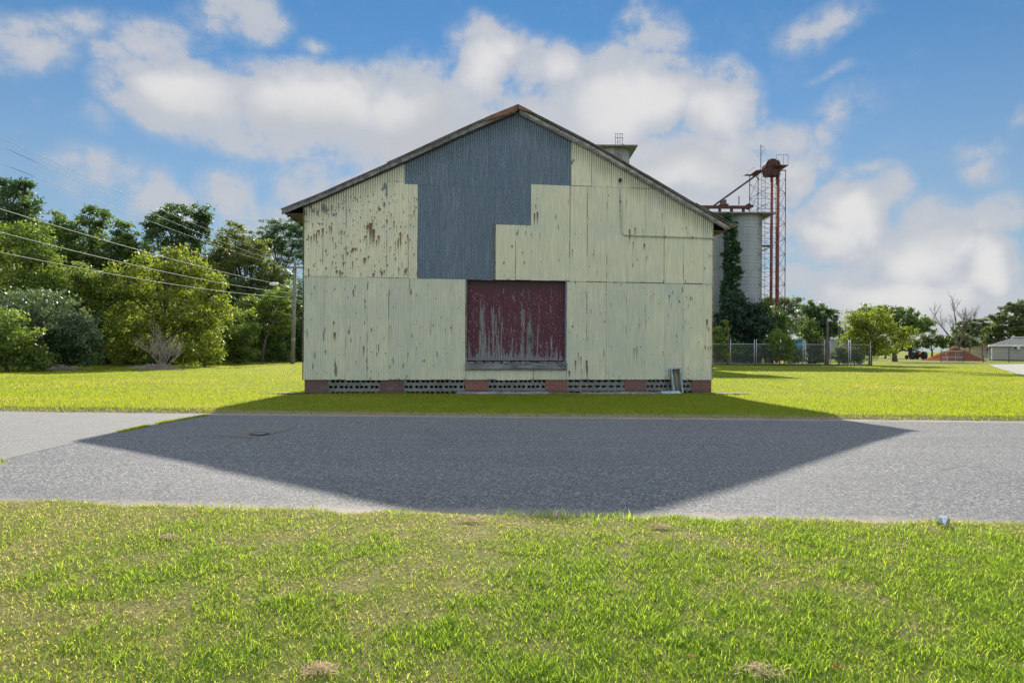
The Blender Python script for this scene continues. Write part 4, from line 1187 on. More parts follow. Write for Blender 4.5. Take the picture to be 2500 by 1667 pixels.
WIRED = simple('thin_grey_wire', (.16, .18, .21), .2, 3, .6, bump=0)
def wire(pts_px, near_d, rad, mat, label):
    """quadratic sag through three photo points on a vertical plane from the pole to a point near the left frame edge"""
    (xa, ya), (xm, ym), (xe, ye) = pts_px
    A = P(xa, ya, near_d); E = P(xe, ye, PD - .15)
    r = ray(xm, ym)
    # intersect middle ray with the vertical plane A-E
    dx, dy = E[0]-A[0], E[1]-A[1]
    # A + s*(dx,dy) = t*(r0,1)
    M = np.array([[dx, -r[0]], [dy, -1.0]]); s, tt = np.linalg.solve(M, -A[:2])
    zm = CAMZ + r[2]*tt
    co = np.polyfit([0, s, 1], [A[2], zm, E[2]], 2)
    co[0] = abs(co[0]) if co[0] > 0 else .25
    # keep the ends exact
    c0 = A[2]; c1 = E[2] - c0 - co[0]
    pts = []
    for k in np.linspace(-.55, 1, 40):
        pts.append((A[0]+dx*k, A[1]+dy*k, c0 + c1*k + co[0]*k*k))
    for k in np.linspace(1.03, 1.6, 12):      # on to the next pole, behind the warehouse
        q = k-1; pts.append((E[0]+dx*q, E[1]+dy*q, E[2] - .9*q*(.9-q)*3))
    b = MB(); b.tube(pts, rad, 5)
    o = b.build('power_line', mat, None, True)
    tag(o, label, 'power line', 'wires strung to the utility pole')
wire(((0, 335), (377, 505), (721, 643)), 23, .0075, WIRED, 'topmost thin wire, running to the very tip of the utility pole')
wire(((0, 356), (312, 496), (710, 648)), 23, .008, WIRED, 'second thin wire from the top, just below the topmost one')
wire(((0, 398), (344, 532), (690, 652)), 23, .0085, WIRED, 'third wire down, ending at the left tip of the crossarm')
wire(((0, 510), (402, 628), (712, 699)), 25, .014, WIREM, 'highest of the three thick pale cables, meeting the pole above the lamp')
wire(((0, 567), (446, 673), (714, 715)), 25.5, .0145, WIREM, 'middle one of the three thick pale cables, crossing the tree tops')
wire(((0, 616), (402, 691), (714, 726)), 26, .0145, WIREM, 'lowest of the thick pale cables, meeting the pole below the lamp')

# ================================================================ RIGHT BACKGROUND: fence, posts, buildings, tractor, soil
FD = 62.0
def wire_mesh_bm(x0, x1, z0, z1, y, sp=.06, w=.0022):
    b = MB(); H = z1-z0
    k = x0-H
    while k < x1:
        for sg in (1, -1):
            a = (k, z0) if sg > 0 else (k, z1)
            c = (k+H, z1) if sg > 0 else (k+H, z0)
            # clip to the panel
            if a[0] < x0: f = (x0-a[0])/H; a = (x0, a[1]+(c[1]-a[1])*f)
            if c[0] > x1: f = (x1-a[0])/(c[0]-a[0]) if c[0] != a[0] else 0; c = (x1, a[1]+(c[1]-a[1])*f)
            if c[0]-a[0] > .01:
                b.add([(a[0]-w, y, a[1]), (c[0]-w, y, c[1]), (c[0]+w, y, c[1]), (a[0]+w, y, a[1])], [(0, 1, 2, 3)])
        k += sp
    return b
FENCEM = simple('fence_galvanised', (.50, .53, .53), .2, 5, .45, .3)
MESHM = simple('chainlink_wire', (.26, .28, .28), .2, 5, .6, .2, bump=0)
def chain_link_fence():
    t_ = thing('chain_link_fence', 'galvanised chain link fence in front of the vine thicket right of the warehouse', 'fence', (P(1740, 886, FD)[0], FD, 0))
    X = lambda px: P(px, 886, FD)[0] - t_.location.x
    zt, zr = P(1840, 829, FD)[2], P(1840, 840, FD)[2]
    posts = [1700, 1783.5, 1841.5, 1846.5, 1904, 1914, 1960.5, 1965.5, 2013, 2027.5, 2072, 2076.5, 2125]
    for px in posts:
        b = MB(); b.tube([(X(px), 0, -.2), (X(px), 0, zt)], .035, 7); b.tube([(X(px), 0, zt), (X(px), 0, zt+.05)], [.042, .012], 7)
        b.build('post', FENCEM, t_, True)
    spans = [(1690, 1783.5), (1783.5, 1841.5), (1846.5, 1904), (1914, 1960.5), (1965.5, 2013), (2027.5, 2072), (2076.5, 2125)]
    for a, c in spans:
        b = MB(); b.tube([(X(a), 0, zr), (X(c), 0, zr)], .025, 6); b.build('rail', FENCEM, t_)
        b = MB(); b.tube([(X(a), 0, .12), (X(c), 0, .12)], .02, 6); b.build('rail', FENCEM, t_)
        wire_mesh_bm(X(a), X(c), .10, zr-.01, 0).build('wire_mesh', MESHM, t_)
    b = MB(); b.box(X(1690), X(2125), -.06, .08, -.05, .09); b.build('base_sill', DARK, t_)
chain_link_fence()
OLDPOST = simple('old_post_wood', (.15, .125, .11), .5, 6, .9, c2=(.05, .042, .038), stretch=(3, 3, .5))
def old_post(px, ptop, pbot, r0, r1, d, label, thick=None):
    a = P(px, pbot, d); h = P(px, ptop, d)[2]
    b = MB(); j = random.Random(int(px))
    pts, rs = [], []
    for k in range(9):
        f = k/8; pts.append((j.uniform(-.03, .03), j.uniform(-.03, .03), -.2 + (h+.2)*f)); rs.append((r0 + (r1-r0)*f)*j.uniform(.92, 1.08))
    if thick:
        zt = P(px, thick[0], d)[2]; rs = [thick[1] if p[2] < zt else r for p, r in zip(pts, rs)]
    b.tube(pts, rs, 9)
    o = b.build('wooden_post', OLDPOST, None, True, (a[0], d, 0)); tag(o, label, 'post')
old_post(1777.5, 800, 886, .14, .08, FD-.5, 'leaning dark post hung with vine at the left end of the chain link fence')
old_post(2019.5, 784, 886, .14, .09, FD-.6, 'stout split wooden post standing between two chain link fence panels', (828, .20))
old_post(2048.5, 784, 880, .11, .10, FD+5, 'plain dark timber post rising behind the fence left of the yellow tree')
old_post(2126, 790, 887, .15, .13, FD+.8, 'dark timber post standing inside the yellow-green tree')

def blue_shed():
    d = 92.0; a = P(1918, 838, d); c = P(1965, 822, d)
    t_ = thing('blue_shed', 'small bright blue shed showing above the chain link fence', 'shed', (a[0], d, 0))
    W = 2.5; H = P(1925, 836, d)[2]
    b = MB(); b.prism([(0, -.1), (W, -.1), (W, H+.62), (0, H)], 0, 5); b.build('wall', simple('blue_cladding', (.045, .20, .33), .25, 1.2, .6), t_)
    b = MB(); b.prism([(-.25, H+.0), (W+.2, H+.65), (W+.2, H+.78), (-.25, H+.13)], -.3, 5.3); b.build('roof', simple('pale_roof', (.50, .53, .55), .2, 1, .6), t_)
    b = MB(); z = H+.4; b.box(.35, 1.2, 1.2, 2.2, z, z+.55); b.build('roof_vent', simple('white_vent', (.62, .65, .66), .2, 3, .5), t_)
blue_shed()
def long_building():
    d = 122.0; a = P(1985, 850, d)
    t_ = thing('white_building', 'long low white-roofed building far behind the fence', 'building', (a[0], d, 0))
    W = 8.0; H = P(2010, 828, d)[2]
    b = MB(); b.box(0, W, 0, 8, -.1, H); b.build('wall', simple('grey_wall', (.36, .37, .38), .2, .6, .8), t_)
    b = MB(); b.box(-.3, W+.3, -.3, 8.3, H, H+.45); b.build('roof', simple('white_roof', (.66, .68, .70), .1, .6, .6), t_)
long_building()

def tractor():
    d = 112.0; c = P(2241.5, 878, d)
    t_ = thing('tractor', 'dark green tractor seen from behind with an orange warning triangle', 'tractor', (c[0], d, 0))
    K = 37*d/F_PX/2.0           # half width scale
    GRN = simple('dark_green_paint', (.018, .05, .028), .3, 3, .4); TYRE = simple('tyre_rubber', (.022, .026, .032), .3, 6, .85); BLK = simple('black_frame', (.02, .02, .022), .3, 4, .6)
    for s in (-1, 1):
        M = Matrix.Translation((s*K*.80, 0, .60)) @ Matrix.Rotation(PI/2, 4, 'Y')
        b = MB(); b.lathe([(.34, -.20), (.58, -.22), (.63, -.12), (.63, .12), (.58, .22), (.34, .20)], 28, M)
        for k in range(22):
            a = 2*PI*k/22
            Mk = M @ Matrix.Rotation(a, 4, 'Z') @ Matrix.Translation((.635, 0, 0)) @ Matrix.Rotation(.5 if k % 2 else -.5, 4, 'X')
            b.box(-.03, .03, -.03, .03, -.20, .20, Mk)
        w = b.build('rear_wheel', TYRE, t_)
        b = MB(); b.lathe([(.02, -.10), (.33, -.12), (.34, .12), (.02, .10)], 20, M); b.build('rim', simple('yellow_rim', (.30, .22, .04), .3, 4, .5), w)
        M2 = Matrix.Translation((s*K*.70, 1.75, .38)) @ Matrix.Rotation(PI/2, 4, 'Y')
        b = MB(); b.lathe([(.2, -.12), (.36, -.12), (.38, 0), (.36, .12), (.2, .12)], 20, M2); b.build('front_wheel', TYRE, t_)
        b = MB(); n = 8
        for i in range(n):      # fender arcs
            a0, a1 = PI*(.15+.75*i/n), PI*(.15+.75*(i+1)/n)
            p = lambda a: (s*K*.80, -.72*math.cos(a), .62+.72*math.sin(a))
            q0, q1 = p(a0), p(a1)
            b.add([(q0[0]-.22, q0[1], q0[2]), (q0[0]+.22, q0[1], q0[2]), (q1[0]+.22, q1[1], q1[2]), (q1[0]-.22, q1[1], q1[2])], [(0, 1, 2, 3)])
        b.build('fender', GRN, t_)
    b = MB(); b.box(-.45, .45, -.35, .6, .45, .95); b.box(-.36, .36, .6, 2.2, .55, 1.25); b.tube([(-K*.8, 0, .6), (K*.8, 0, .6)], .10, 8); b.build('body', GRN, t_)
    b = MB(); b.box(-.5, .5, -.55, -.38, .32, .46); b.tube([(-.35, -.4, .4), (-.3, -.95, .45)], .04, 6); b.tube([(.35, -.4, .4), (.3, -.95, .45)], .04, 6); b.box(-.25, .25, -.46, -.36, .5, .85); b.build('hitch', BLK, t_)
    b = MB(); b.box(-.27, .27, -.2, .3, .98, 1.08); b.box(-.27, .27, -.28, -.18, 1.05, 1.45); b.build('seat', BLK, t_)
    b = MB(); b.tube([(-.55, -.3, .9), (-.52, -.34, 1.75), (.52, -.34, 1.75), (.55, -.3, .9)], .04, 6); b.build('roll_bar', BLK, t_)
    b = MB(); b.tube([(0, .75, 1.2), (0, .55, 1.45)], .03, 6); b.lathe([(.18, 0), (.2, .02), (.18, .04)], 14, Matrix.Translation((0, .52, 1.45)) @ Matrix.Rotation(-.7, 4, 'X')); b.build('steering_wheel', BLK, t_)
    tri = lambda h: [(-h, -h*.62), (h, -h*.62), (h*.15, h*1.0), (-h*.15, h*1.0)]
    M = Matrix.Translation((-.02, -.48, 1.10))
    b = MB(); b.prism(tri(.27), -.01, .01, M); e = b.build('warning_triangle', simple('red_reflector', (.45, .03, .02), .1, 4, .5), t_)
    b = MB(); b.prism(tri(.20), -.018, -.012, M); b.build('orange_centre', simple('orange_fluorescent', (.90, .17, .03), .05, 4, .5), e)
tractor()

def soil_heap():
    d = 100.0; c = P(2322, 882, d)
    R = 58*d/F_PX; H = 35*d/F_PX
    nx, ny = 90, 70; xs = np.linspace(-1.15, 1.25, nx); ys = np.linspace(-1.1, 1.1, ny)
    X, Y = np.meshgrid(xs, ys)
    prof = np.interp(X, [-1.15, -.98, -.25, .12, .30, .55, .85, 1.1, 1.25], [0, .0, .72, .98, 1.0, .72, .45, .08, 0])
    Z = prof**.85*np.clip(1-np.abs(Y)**1.6, 0, 1)*H*.92
    Z = Z*(1 + .45*(fbm(X*4+9, Y*4, 61, 4)-.5)) - .08 + .05*fbm(X*16, Y*16, 62, 3)
    V = np.stack([X.ravel()*R, Y.ravel()*R*.8, Z.ravel()], 1)
    i = np.arange(nx*ny).reshape(ny, nx)
    Fq = np.stack([i[:-1, :-1], i[:-1, 1:], i[1:, 1:], i[1:, :-1]], -1).reshape(-1, 4)
    m = simple('red_clay', (.21, .048, .017), .3, 2.2, .95, spec=.05, c2=(.12, .032, .015), bump=.6)
    o = np_mesh('soil_heap', V, Fq, m, smooth=True); o.location = (c[0], d, 0)
    tag(o, 'big heap of red-orange clay soil behind a wire panel', 'soil heap')
soil_heap()
def yard_fence():
    d = 85.0; x0 = P(2297, 885, d)[0]
    t_ = thing('yard_fence', 'low wire yard fence with a framed gate in front of the red soil heap', 'fence', (x0, d, 0))
    X = lambda px: P(px, 885, d)[0]-x0
    z1, z2 = P(2320, 857, d)[2], P(2320, 872, d)[2]
    DKP = simple('dark_fence_post', (.07, .075, .08), .3, 5, .7)
    for px, top in ((2297.5, 854), (2351.5, 854), (2401, 868), (2463, 852), (2540, 852)):
        b = MB(); b.tube([(X(px), 0, -.2), (X(px), 0, P(px, top, d)[2])], .05, 7)
        if px > 2450: b.tube([(X(px), 0, P(px, top, d)[2]), (X(px)-.22, -.1, P(px, top, d)[2]+.22)], .03, 6)
        b.build('post', DKP, t_)
    b = MB(); b.tube([(X(2297.5), 0, z1), (X(2351.5), 0, z1)], .035, 6); b.tube([(X(2297.5), 0, z2), (X(2351.5), 0, z2)], .03, 6); b.tube([(X(2297.5), 0, .1), (X(2351.5), 0, .1)], .03, 6)
    b.tube([(X(2309), 0, z1-.25), (X(2314), 0, .1)], .04, 6); b.tube([(X(2333), 0, z1), (X(2333), 0, .1)], .02, 5)
    b.build('gate_frame', FENCEM, t_)
    wire_mesh_bm(X(2297.5), X(2351.5), .1, z1, 0, .075, .005).build('wire_mesh', MESHM, t_)
    b = MB(); b.tube([(X(2351.5), 0, z1+.02), (X(2401), 0, z1-.02), (X(2463), 0, z1+.02), (X(2620), 0, z1)], .012, 5); b.build('top_wire', FENCEM, t_)
    wire_mesh_bm(X(2351.5), X(2600), .1, z1, .02, .09, .004).build('wire_mesh', MESHM, t_)
yard_fence()
def house():
    d = 103.0; x0 = P(2421, 880, d)[0]; HR_ = math.radians(-34)
    t_ = thing('low_house', 'low grey-sided house with a hipped shingle roof and a window air conditioner', 'house', (x0, d, 0), HR_)
    def along(px):
        k = (px-CX)/F_PX; return (k*d - x0)/(math.cos(HR_) - k*math.sin(HR_))
    W, D = 13.0, 8.5; H = P(2430, 842, d)[2]; HR = P(2462, 825, d+3)[2]
    SID = simple('grey_siding', (.36, .345, .32), .12, 1.5, .8, stretch=(.2, .2, 30))
    b = MB(); b.box(0, W, 0, D, .15, H); b.build('wall', SID, t_)
    b = MB(); b.box(.05, W-.05, .05, D-.05, -.2, .15); b.build('foundation', DARK, t_)
    b = MB(); e = .3
    v = [(-e, -e, H), (W+e, -e, H), (W+e, D+e, H), (-e, D+e, H), (2.6, D/2-.8, HR), (W-2.6, D/2-.8, HR), (W-2.6, D/2+.8, HR), (2.6, D/2+.8, HR)]
    b.add(v, [(0, 1, 5, 4), (1, 2, 6, 5), (2, 3, 7, 6), (3, 0, 4, 7), (4, 5, 6, 7)])
    r = b.build('roof', simple('grey_shingles', (.14, .135, .13), .35, 3.5, .9), t_)
    b = MB(); b.box(2.55, W-2.5, D/2-.9, D/2+.9, HR+.005, HR+.14); b.build('ridge_vent', simple('white_metal', (.68, .70, .72), .1, 2, .5), r)
    b = MB(); b.box(-e-.02, W+e, -e-.03, -e, H-.22, H+.04); b.box(-e-.03, -e, -e, D+e, H-.22, H+.04); b.build('fascia', simple('white_paint', (.72, .74, .75), .08, 2, .6), t_)
    b = MB(); b.box(-.03, .10, -.03, .0, .15, H-.22); b.build('corner_board', simple('pale_corner', (.55, .62, .64), .08, 2, .6), t_)
    ax, a1 = along(2472.5), along(2490); dz_ = d + math.sin(HR_)*ax; az0, az1 = P(2480, 853, dz_)[2], P(2480, 845.5, dz_)[2]
    b = MB(); b.box(ax, a1, -.42, 0, az0, az1); u = b.build('air_conditioner', simple('white_case', (.62, .63, .62), .12, 4, .6), t_)
    b = MB(); b.box(ax+.06, ax+.52, -.432, -.422, az0+.07, az1-.06); b.build('grille', DARK, u)
    b = MB(); b.box(ax-.1, a1+.1, -.05, -.003, az1, az1+.07); b.build('window_trim', simple('white_trim', (.68, .7, .7), .1, 3, .6), t_)
house()
def red_store():
    d = 150.0; x0 = P(2381, 870, d)[0]
    t_ = thing('far_store', 'distant tan building with red canopies under a pale roof left of the house', 'building', (x0, d, 0))
    k = d/F_PX
    b = MB(); b.box(0, 5.2, 0, 6, -.1, P(2390, 842, d)[2]); b.build('wall', simple('tan_wall', (.45, .36, .26), .2, 1, .8), t_)
    z = P(2390, 842, d)[2]
    b = MB(); b.prism([(-.2, z+.3), (2.6, z+.3), (2.3, z+1.5), (.1, z+1.5)], 1.5, 6); b.build('roof', simple('pale_far_roof', (.42, .46, .49), .15, 1, .7), t_)
    RD = simple('red_canopy', (.55, .045, .03), .15, 1, .6)
    b = MB(); b.prism([(-.1, z), (5.4, z), (4.6, z+.45), (.6, z+.45)], -.9, -.1); b.build('canopy', RD, t_)
    b = MB(); b.box(2.6, 5.0, -.9, -.05, P(2400, 857, d)[2], P(2400, 850, d)[2]); b.build('canopy', RD, t_)
red_store()
def brown_lean_to():
    d = 108.0; x0 = P(2396, 880, d)[0]
    t_ = thing('lean_to', 'brown-roofed lean-to against the left end of the low house', 'shed', (x0, d, 0), math.radians(-34))
    z0, z1 = P(2400, 848, d)[2], P(2422, 838, d)[2]
    b = MB(); b.prism([(0, z0), (1.75, z1), (1.75, z1+.12), (0, z0+.12)], 0, 1.6); b.build('roof', simple('brown_roof', (.14, .085, .065), .3, 3, .9), t_)
    b = MB(); b.box(.95, 1.7, .2, 1.5, -.1, z0+.2); b.build('wall', simple('pale_blue_wall', (.33, .42, .45), .2, 2, .8), t_)
    b = MB(); b.tube([(.1, .1, -.1), (.1, .1, z0+.1)], .06, 6); b.build('post', DARK, t_)
brown_lean_to()

# ================================================================ TREES AND SHRUBS
def leaf_material(name, c1, c2, trans=.5, gloss=.25, tcol=(1.3, 1.42, .55)):
    m = bpy.data.materials.new(name); m.use_nodes = True
    t = NT(m.node_tree); b = m.node_tree.nodes['Principled BSDF']; out = m.node_tree.nodes['Material Output']
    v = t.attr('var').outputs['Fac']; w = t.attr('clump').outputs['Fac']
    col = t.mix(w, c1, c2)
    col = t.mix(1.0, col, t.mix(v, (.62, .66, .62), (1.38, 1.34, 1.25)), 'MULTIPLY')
    principled(t, b, col, .48, 0, gloss)
    tr = t.node('ShaderNodeBsdfTranslucent')
    t.put(tr.inputs['Color'], t.mix(1.0, col, tcol, 'MULTIPLY'))
    mx = t.node('ShaderNodeMixShader'); mx.inputs[0].default_value = trans
    t.l.new(b.outputs[0], mx.inputs[1]); t.l.new(tr.outputs[0], mx.inputs[2]); t.l.new(mx.outputs[0], out.inputs['Surface'])
    return m
L_MID = leaf_material('leaf_mid_green', (0.091, 0.146, 0.058), (0.169, 0.227, 0.078), 0.48, 0.25)
L_LIGHT = leaf_material('leaf_light_green', (0.126, 0.18, 0.058), (0.222, 0.27, 0.078), 0.52, 0.25)
L_YELLOW = leaf_material('leaf_yellow_green', (0.162, 0.206, 0.05), (0.294, 0.306, 0.079), 0.55, 0.25)
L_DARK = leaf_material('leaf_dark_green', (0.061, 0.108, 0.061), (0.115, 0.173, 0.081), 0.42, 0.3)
L_GLOSS = leaf_material('leaf_glossy_grey', (0.099, 0.15, 0.099), (0.203, 0.247, 0.165), 0.36, 0.6)
L_IVY = leaf_material('leaf_ivy_green', (.024, .078, .040), (.060, .130, .052), .36, .35)
L_BROWN = leaf_material('leaf_olive_brown', (.125, .155, .055), (.200, .215, .075), 0.48, 0.25)
L_PINE = leaf_material('needle_blue_green', (0.06, 0.132, 0.075), (0.108, 0.188, 0.093), 0.34, 0.2)
L_MAGN = leaf_material('leaf_magnolia', (0.018, 0.052, 0.036), (0.046, 0.092, 0.05), 0.3, 0.45)
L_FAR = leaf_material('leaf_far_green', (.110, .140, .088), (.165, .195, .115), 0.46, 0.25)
BARK = simple('bark', (.13, .105, .085), .45, 5, .95, c2=(.06, .05, .042), stretch=(2, 2, .4))
DEADW = simple('dead_wood', (.42, .345, .29), .35, 6, .95, c2=(.27, .22, .185))

def leaf_arrays(lobes, dens, size, rng, flat=.6, sig=.34, per=34, shell=.5, droop=0.0, aspect=.5, zmin=.05):
    """lobes: (cx, cy, cz, rx, ry, rz). Leaves sit in many small clumps spread through each lobe, denser to its outside."""
    C, S, W = [], [], []
    for (cx, cy, cz, rx, ry, rz) in lobes:
        n = max(10, int(1.5*dens*(rx*rz*2 + rx*ry + ry*rz)))
        d = rng.normal(size=(n, 3)); d /= np.linalg.norm(d, axis=1)[:, None]
        r = 1 - shell*rng.random(n)**1.6
        k = 1 + .16*np.sin(d[:, 0]*5+cx) * np.sin(d[:, 2]*6+cz) + rng.normal(0, .085, n) + .22*(rng.random(n) < .05)
        C.append(np.stack([cx + d[:, 0]*rx*r*k, cy + d[:, 1]*ry*r*k, cz + d[:, 2]*rz*r*k], 1))
        S.append(np.full(n, min(1.0, .55 + .12*min(rx, rz))))
        W.append(np.clip(rng.beta(1.6, 1.9, n) + .10*d[:, 2], 0, 1))
    C = np.concatenate(C); S = np.concatenate(S); W = np.concatenate(W)
    n = len(C)
    cnt = rng.poisson(per*1.25, n).clip(4)
    idx = np.repeat(np.arange(n), cnt); N = len(idx)
    off = rng.normal(size=(N, 3))*sig*S[idx][:, None]*np.array([1, 1, flat])*.88
    p = C[idx] + off
    p[:, 2] -= droop*np.linalg.norm(off[:, :2], axis=1)
    keep = p[:, 2] > zmin
    p, idx = p[keep], idx[keep]; N = len(p)
    nrm = rng.normal(size=(N, 3))*.75 + off[keep]/sig*.35 + np.array([0, 0, .55])
    nrm /= np.linalg.norm(nrm, axis=1)[:, None]
    t = rng.normal(size=(N, 3)); t -= nrm*(t*nrm).sum(1)[:, None]; t /= np.linalg.norm(t, axis=1)[:, None]
    bt = np.cross(nrm, t)
    s = 1.12*size*rng.uniform(.6, 1.35, N)[:, None]
    V = np.stack([p - t*s*.5, p + bt*s*aspect*.5 - t*s*.05, p + t*s*.5 - nrm*s*.12, p - bt*s*aspect*.5 - t*s*.05], 1).reshape(-1, 3)
    Fq = np.arange(N*4).reshape(N, 4)
    var = np.repeat(rng.random(N), 4); cl = np.repeat(W[idx], 4)
    return V, Fq, var.astype(np.float32), cl.astype(np.float32)

def tree(name, label, cat, base_px, base_py, d, lobes_px, mat, size=.22, dens=3.2, per=34, sig=.40, flat=.6, trunk_r=.22, group=None,
         seed=0, jit=.5, shell=.5, droop=0.0, depth=.85, trunk=True, limbs=True, aspect=.5, bark=None, ivy=None):
    rng = np.random.default_rng(1000+seed)
    b0 = P(base_px, base_py, d); bx = b0[0]; gz_ = 0.0
    t_ = thing(name, label, cat, (bx, d, gz_), 0, group)
    L = []
    for (px, py, rx, ry, *rest) in lobes_px:
        dd = d + (rest[0] if rest else rng.uniform(-jit, jit)*rx*d/F_PX)
        c = P(px, py, dd)
        L.append((c[0]-bx, c[1]-d, c[2], rx*dd/F_PX, max(.5, min(rx, ry*1.3)*dd/F_PX*depth), ry*dd/F_PX))
    V, Fq, var, cl = leaf_arrays(L, dens, size, rng, flat, sig, per, shell, droop, aspect)
    np_mesh('crown', V, Fq, mat, dict(var=var, clump=cl), parent=t_)
    if trunk:
        b = MB(); top = max(L, key=lambda q: q[2]); rr = random.Random(seed)
        H = top[2]; cxm = sum(q[0] for q in L)/len(L)
        pts = [(0, 0, -.25)]
        for k in range(1, 6):
            f = k/5; pts.append((top[0]*f**1.6 + rr.uniform(-.12, .12), top[1]*f**1.6 + rr.uniform(-.1, .1), H*.93*f))
        b.tube(pts, [trunk_r*1.25] + [trunk_r*(1-.17*k) for k in range(1, 6)], 9)
        if limbs:
            for q in L:
                f = min(.8, max(.18, (q[2]-.45*q[5])/max(H, .1)*.62)); i = f*5; k = min(4, int(i)); w = i-k
                s = Vector(pts[k])*(1-w) + Vector(pts[k+1])*w
                e = Vector(q[:3]); mid = s.lerp(e, .5) + Vector((rr.uniform(-.2, .2), rr.uniform(-.2, .2), .12*(e-s).length))
                r0 = trunk_r*(1-.8*f)*.6
                b.tube([s, mid, e], [r0, r0*.6, r0*.25], 6)
                for _ in range(4):
                    e2 = e + Vector((rr.uniform(-1, 1)*q[3]*.8, rr.uniform(-1, 1)*q[4]*.7, rr.uniform(-.2, .9)*q[5]*.8))
                    b.tube([mid.lerp(e, .6), e.lerp(e2, .5) + Vector((0, 0, .1)), e2], [r0*.35, r0*.22, r0*.08], 5)
        b.build('trunk', bark or BARK, t_, True)
    return t_

TG = 'trees of the wood left of the warehouse'
tree('tree', 'tallest dark tree at the far left edge, its thin top twigs against blue sky', 'tree', 30, 892, 54,
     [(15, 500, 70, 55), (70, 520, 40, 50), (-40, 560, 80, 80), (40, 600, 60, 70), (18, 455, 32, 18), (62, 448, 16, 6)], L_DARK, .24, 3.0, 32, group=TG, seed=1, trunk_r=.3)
tree('tree', 'broad light green tree at the left edge below the tallest dark crown', 'tree', 40, 900, 44,
     [(20, 590, 80, 50), (85, 585, 45, 45), (-50, 620, 90, 80), (60, 660, 75, 60), (110, 650, 40, 45), (130, 715, 40, 60), (10, 720, 90, 60)], L_LIGHT, .20, 3.6, 34, group=TG, seed=2, trunk_r=.28)
tree('shrub', 'greyish glossy-leaved shrub with white glints at the left edge of the wood', 'shrub', 120, 902, 39.5,
     [(70, 745, 60, 45), (130, 755, 50, 45), (165, 800, 50, 40), (40, 790, 60, 60), (190, 820, 40, 35), (100, 820, 70, 50), (205, 780, 22, 30)], L_GLOSS, .19, 4.2, 34, group='shrubs at the front of the wood', seed=3, trunk_r=.12, aspect=.42)
tree('shrub', 'bright vine-covered bush in the bottom left corner of the wood', 'shrub', 20, 912, 36,
     [(10, 800, 62, 48), (45, 850, 55, 45), (-50, 830, 80, 70), (75, 880, 50, 26), (15, 875, 70, 32), (110, 885, 30, 18)], L_LIGHT, .17, 4.6, 34, group='shrubs at the front of the wood', seed=4, trunk_r=.1)
tree('shrub', 'low dark bush beside the brush pile with a few pale leaf tips', 'shrub', 170, 900, 40.5,
     [(150, 850, 55, 42), (195, 855, 40, 30), (180, 875, 50, 22), (110, 868, 45, 28), (215, 835, 24, 22)], L_DARK, .17, 4.4, 32, group='shrubs at the front of the wood', seed=5, trunk_r=.1)
tree('tree', 'open-topped tree with three leafy plumes behind the big round tree', 'tree', 230, 888, 60,
     [(150, 545, 42, 30), (218, 530, 26, 34), (252, 535, 22, 28), (300, 560, 22, 28), (130, 600, 60, 55), (200, 590, 60, 40), (240, 625, 75, 60), (290, 620, 35, 50), (330, 620, 45, 40), (180, 660, 80, 50), (322, 585, 20, 22), (345, 680, 50, 60)],
     L_MID, .26, 3.2, 32, group=TG, seed=6, trunk_r=.3, shell=.6)
tree('tree', 'dark round-headed tree smothered in vine, standing tall behind the others', 'tree', 430, 884, 70,
     [(445, 530, 60, 30), (400, 540, 40, 30), (485, 555, 26, 40), (430, 585, 65, 40), (368, 560, 24, 26), (455, 625, 45, 45), (410, 660, 50, 50), (500, 530, 10, 18)],
     L_DARK, .27, 3.0, 34, group=TG, seed=7, trunk_r=.36)
tree('tree', 'big round bright yellow-green tree in the middle of the wood', 'tree', 400, 894, 47,
     [(300, 690, 75, 38), (380, 670, 80, 45), (450, 655, 50, 50), (480, 700, 60, 55), (535, 715, 24, 40), (350, 740, 90, 50), (440, 750, 80, 50), (515, 770, 45, 40), (410, 640, 45, 28), (240, 700, 55, 40), (470, 800, 60, 40), (330, 790, 70, 40), (365, 845, 60, 38), (430, 858, 50, 30), (300, 850, 50, 34)],
     L_YELLOW, .20, 3.4, 34, group=TG, seed=8, trunk_r=.2, shell=.42)
tree('tree', 'dark green spreading tree left of the round yellow-green tree, boughs over deep shade', 'tree', 260, 893, 49.5,
     [(215, 745, 60, 45), (270, 760, 60, 40), (200, 690, 50, 40), (320, 830, 80, 50), (235, 815, 40, 40), (400, 850, 60, 40), (290, 870, 90, 26), (180, 780, 40, 50)],
     L_MID, .20, 3.0, 32, group=TG, seed=9, trunk_r=.25)
tree('shrub', 'sunlit leafy bush at the right foot of the yellow-green tree, beside the bare shrub', 'shrub', 500, 890, 47,
     [(500, 845, 45, 42), (470, 860, 50, 34), (525, 870, 24, 18), (490, 800, 40, 36), (440, 870, 40, 22)], L_YELLOW, .17, 4.6, 34, group='shrubs at the front of the wood', seed=10, trunk_r=.1)
tree('tree', 'olive-brown tree with a thin open top, between the dark round tree and the pine', 'tree', 610, 884, 70,
     [(572, 565, 30, 20), (560, 610, 55, 40), (620, 620, 45, 45), (590, 670, 80, 50), (660, 680, 40, 40), (640, 730, 60, 45), (560, 730, 60, 50), (685, 720, 24, 40), (540, 640, 40, 40), (610, 790, 90, 60)],
     L_BROWN, .25, 3.1, 32, group=TG, seed=11, trunk_r=.3, shell=.55)
tree('tree', 'dark tree standing in shade behind the rounded vine bush and the olive-brown tree', 'tree', 560, 886, 66,
     [(540, 720, 50, 50), (590, 760, 60, 50), (560, 800, 70, 50), (650, 800, 60, 60), (500, 740, 40, 50), (620, 850, 80, 40)], L_DARK, .22, 3.0, 32, group=TG, seed=12, trunk_r=.22)
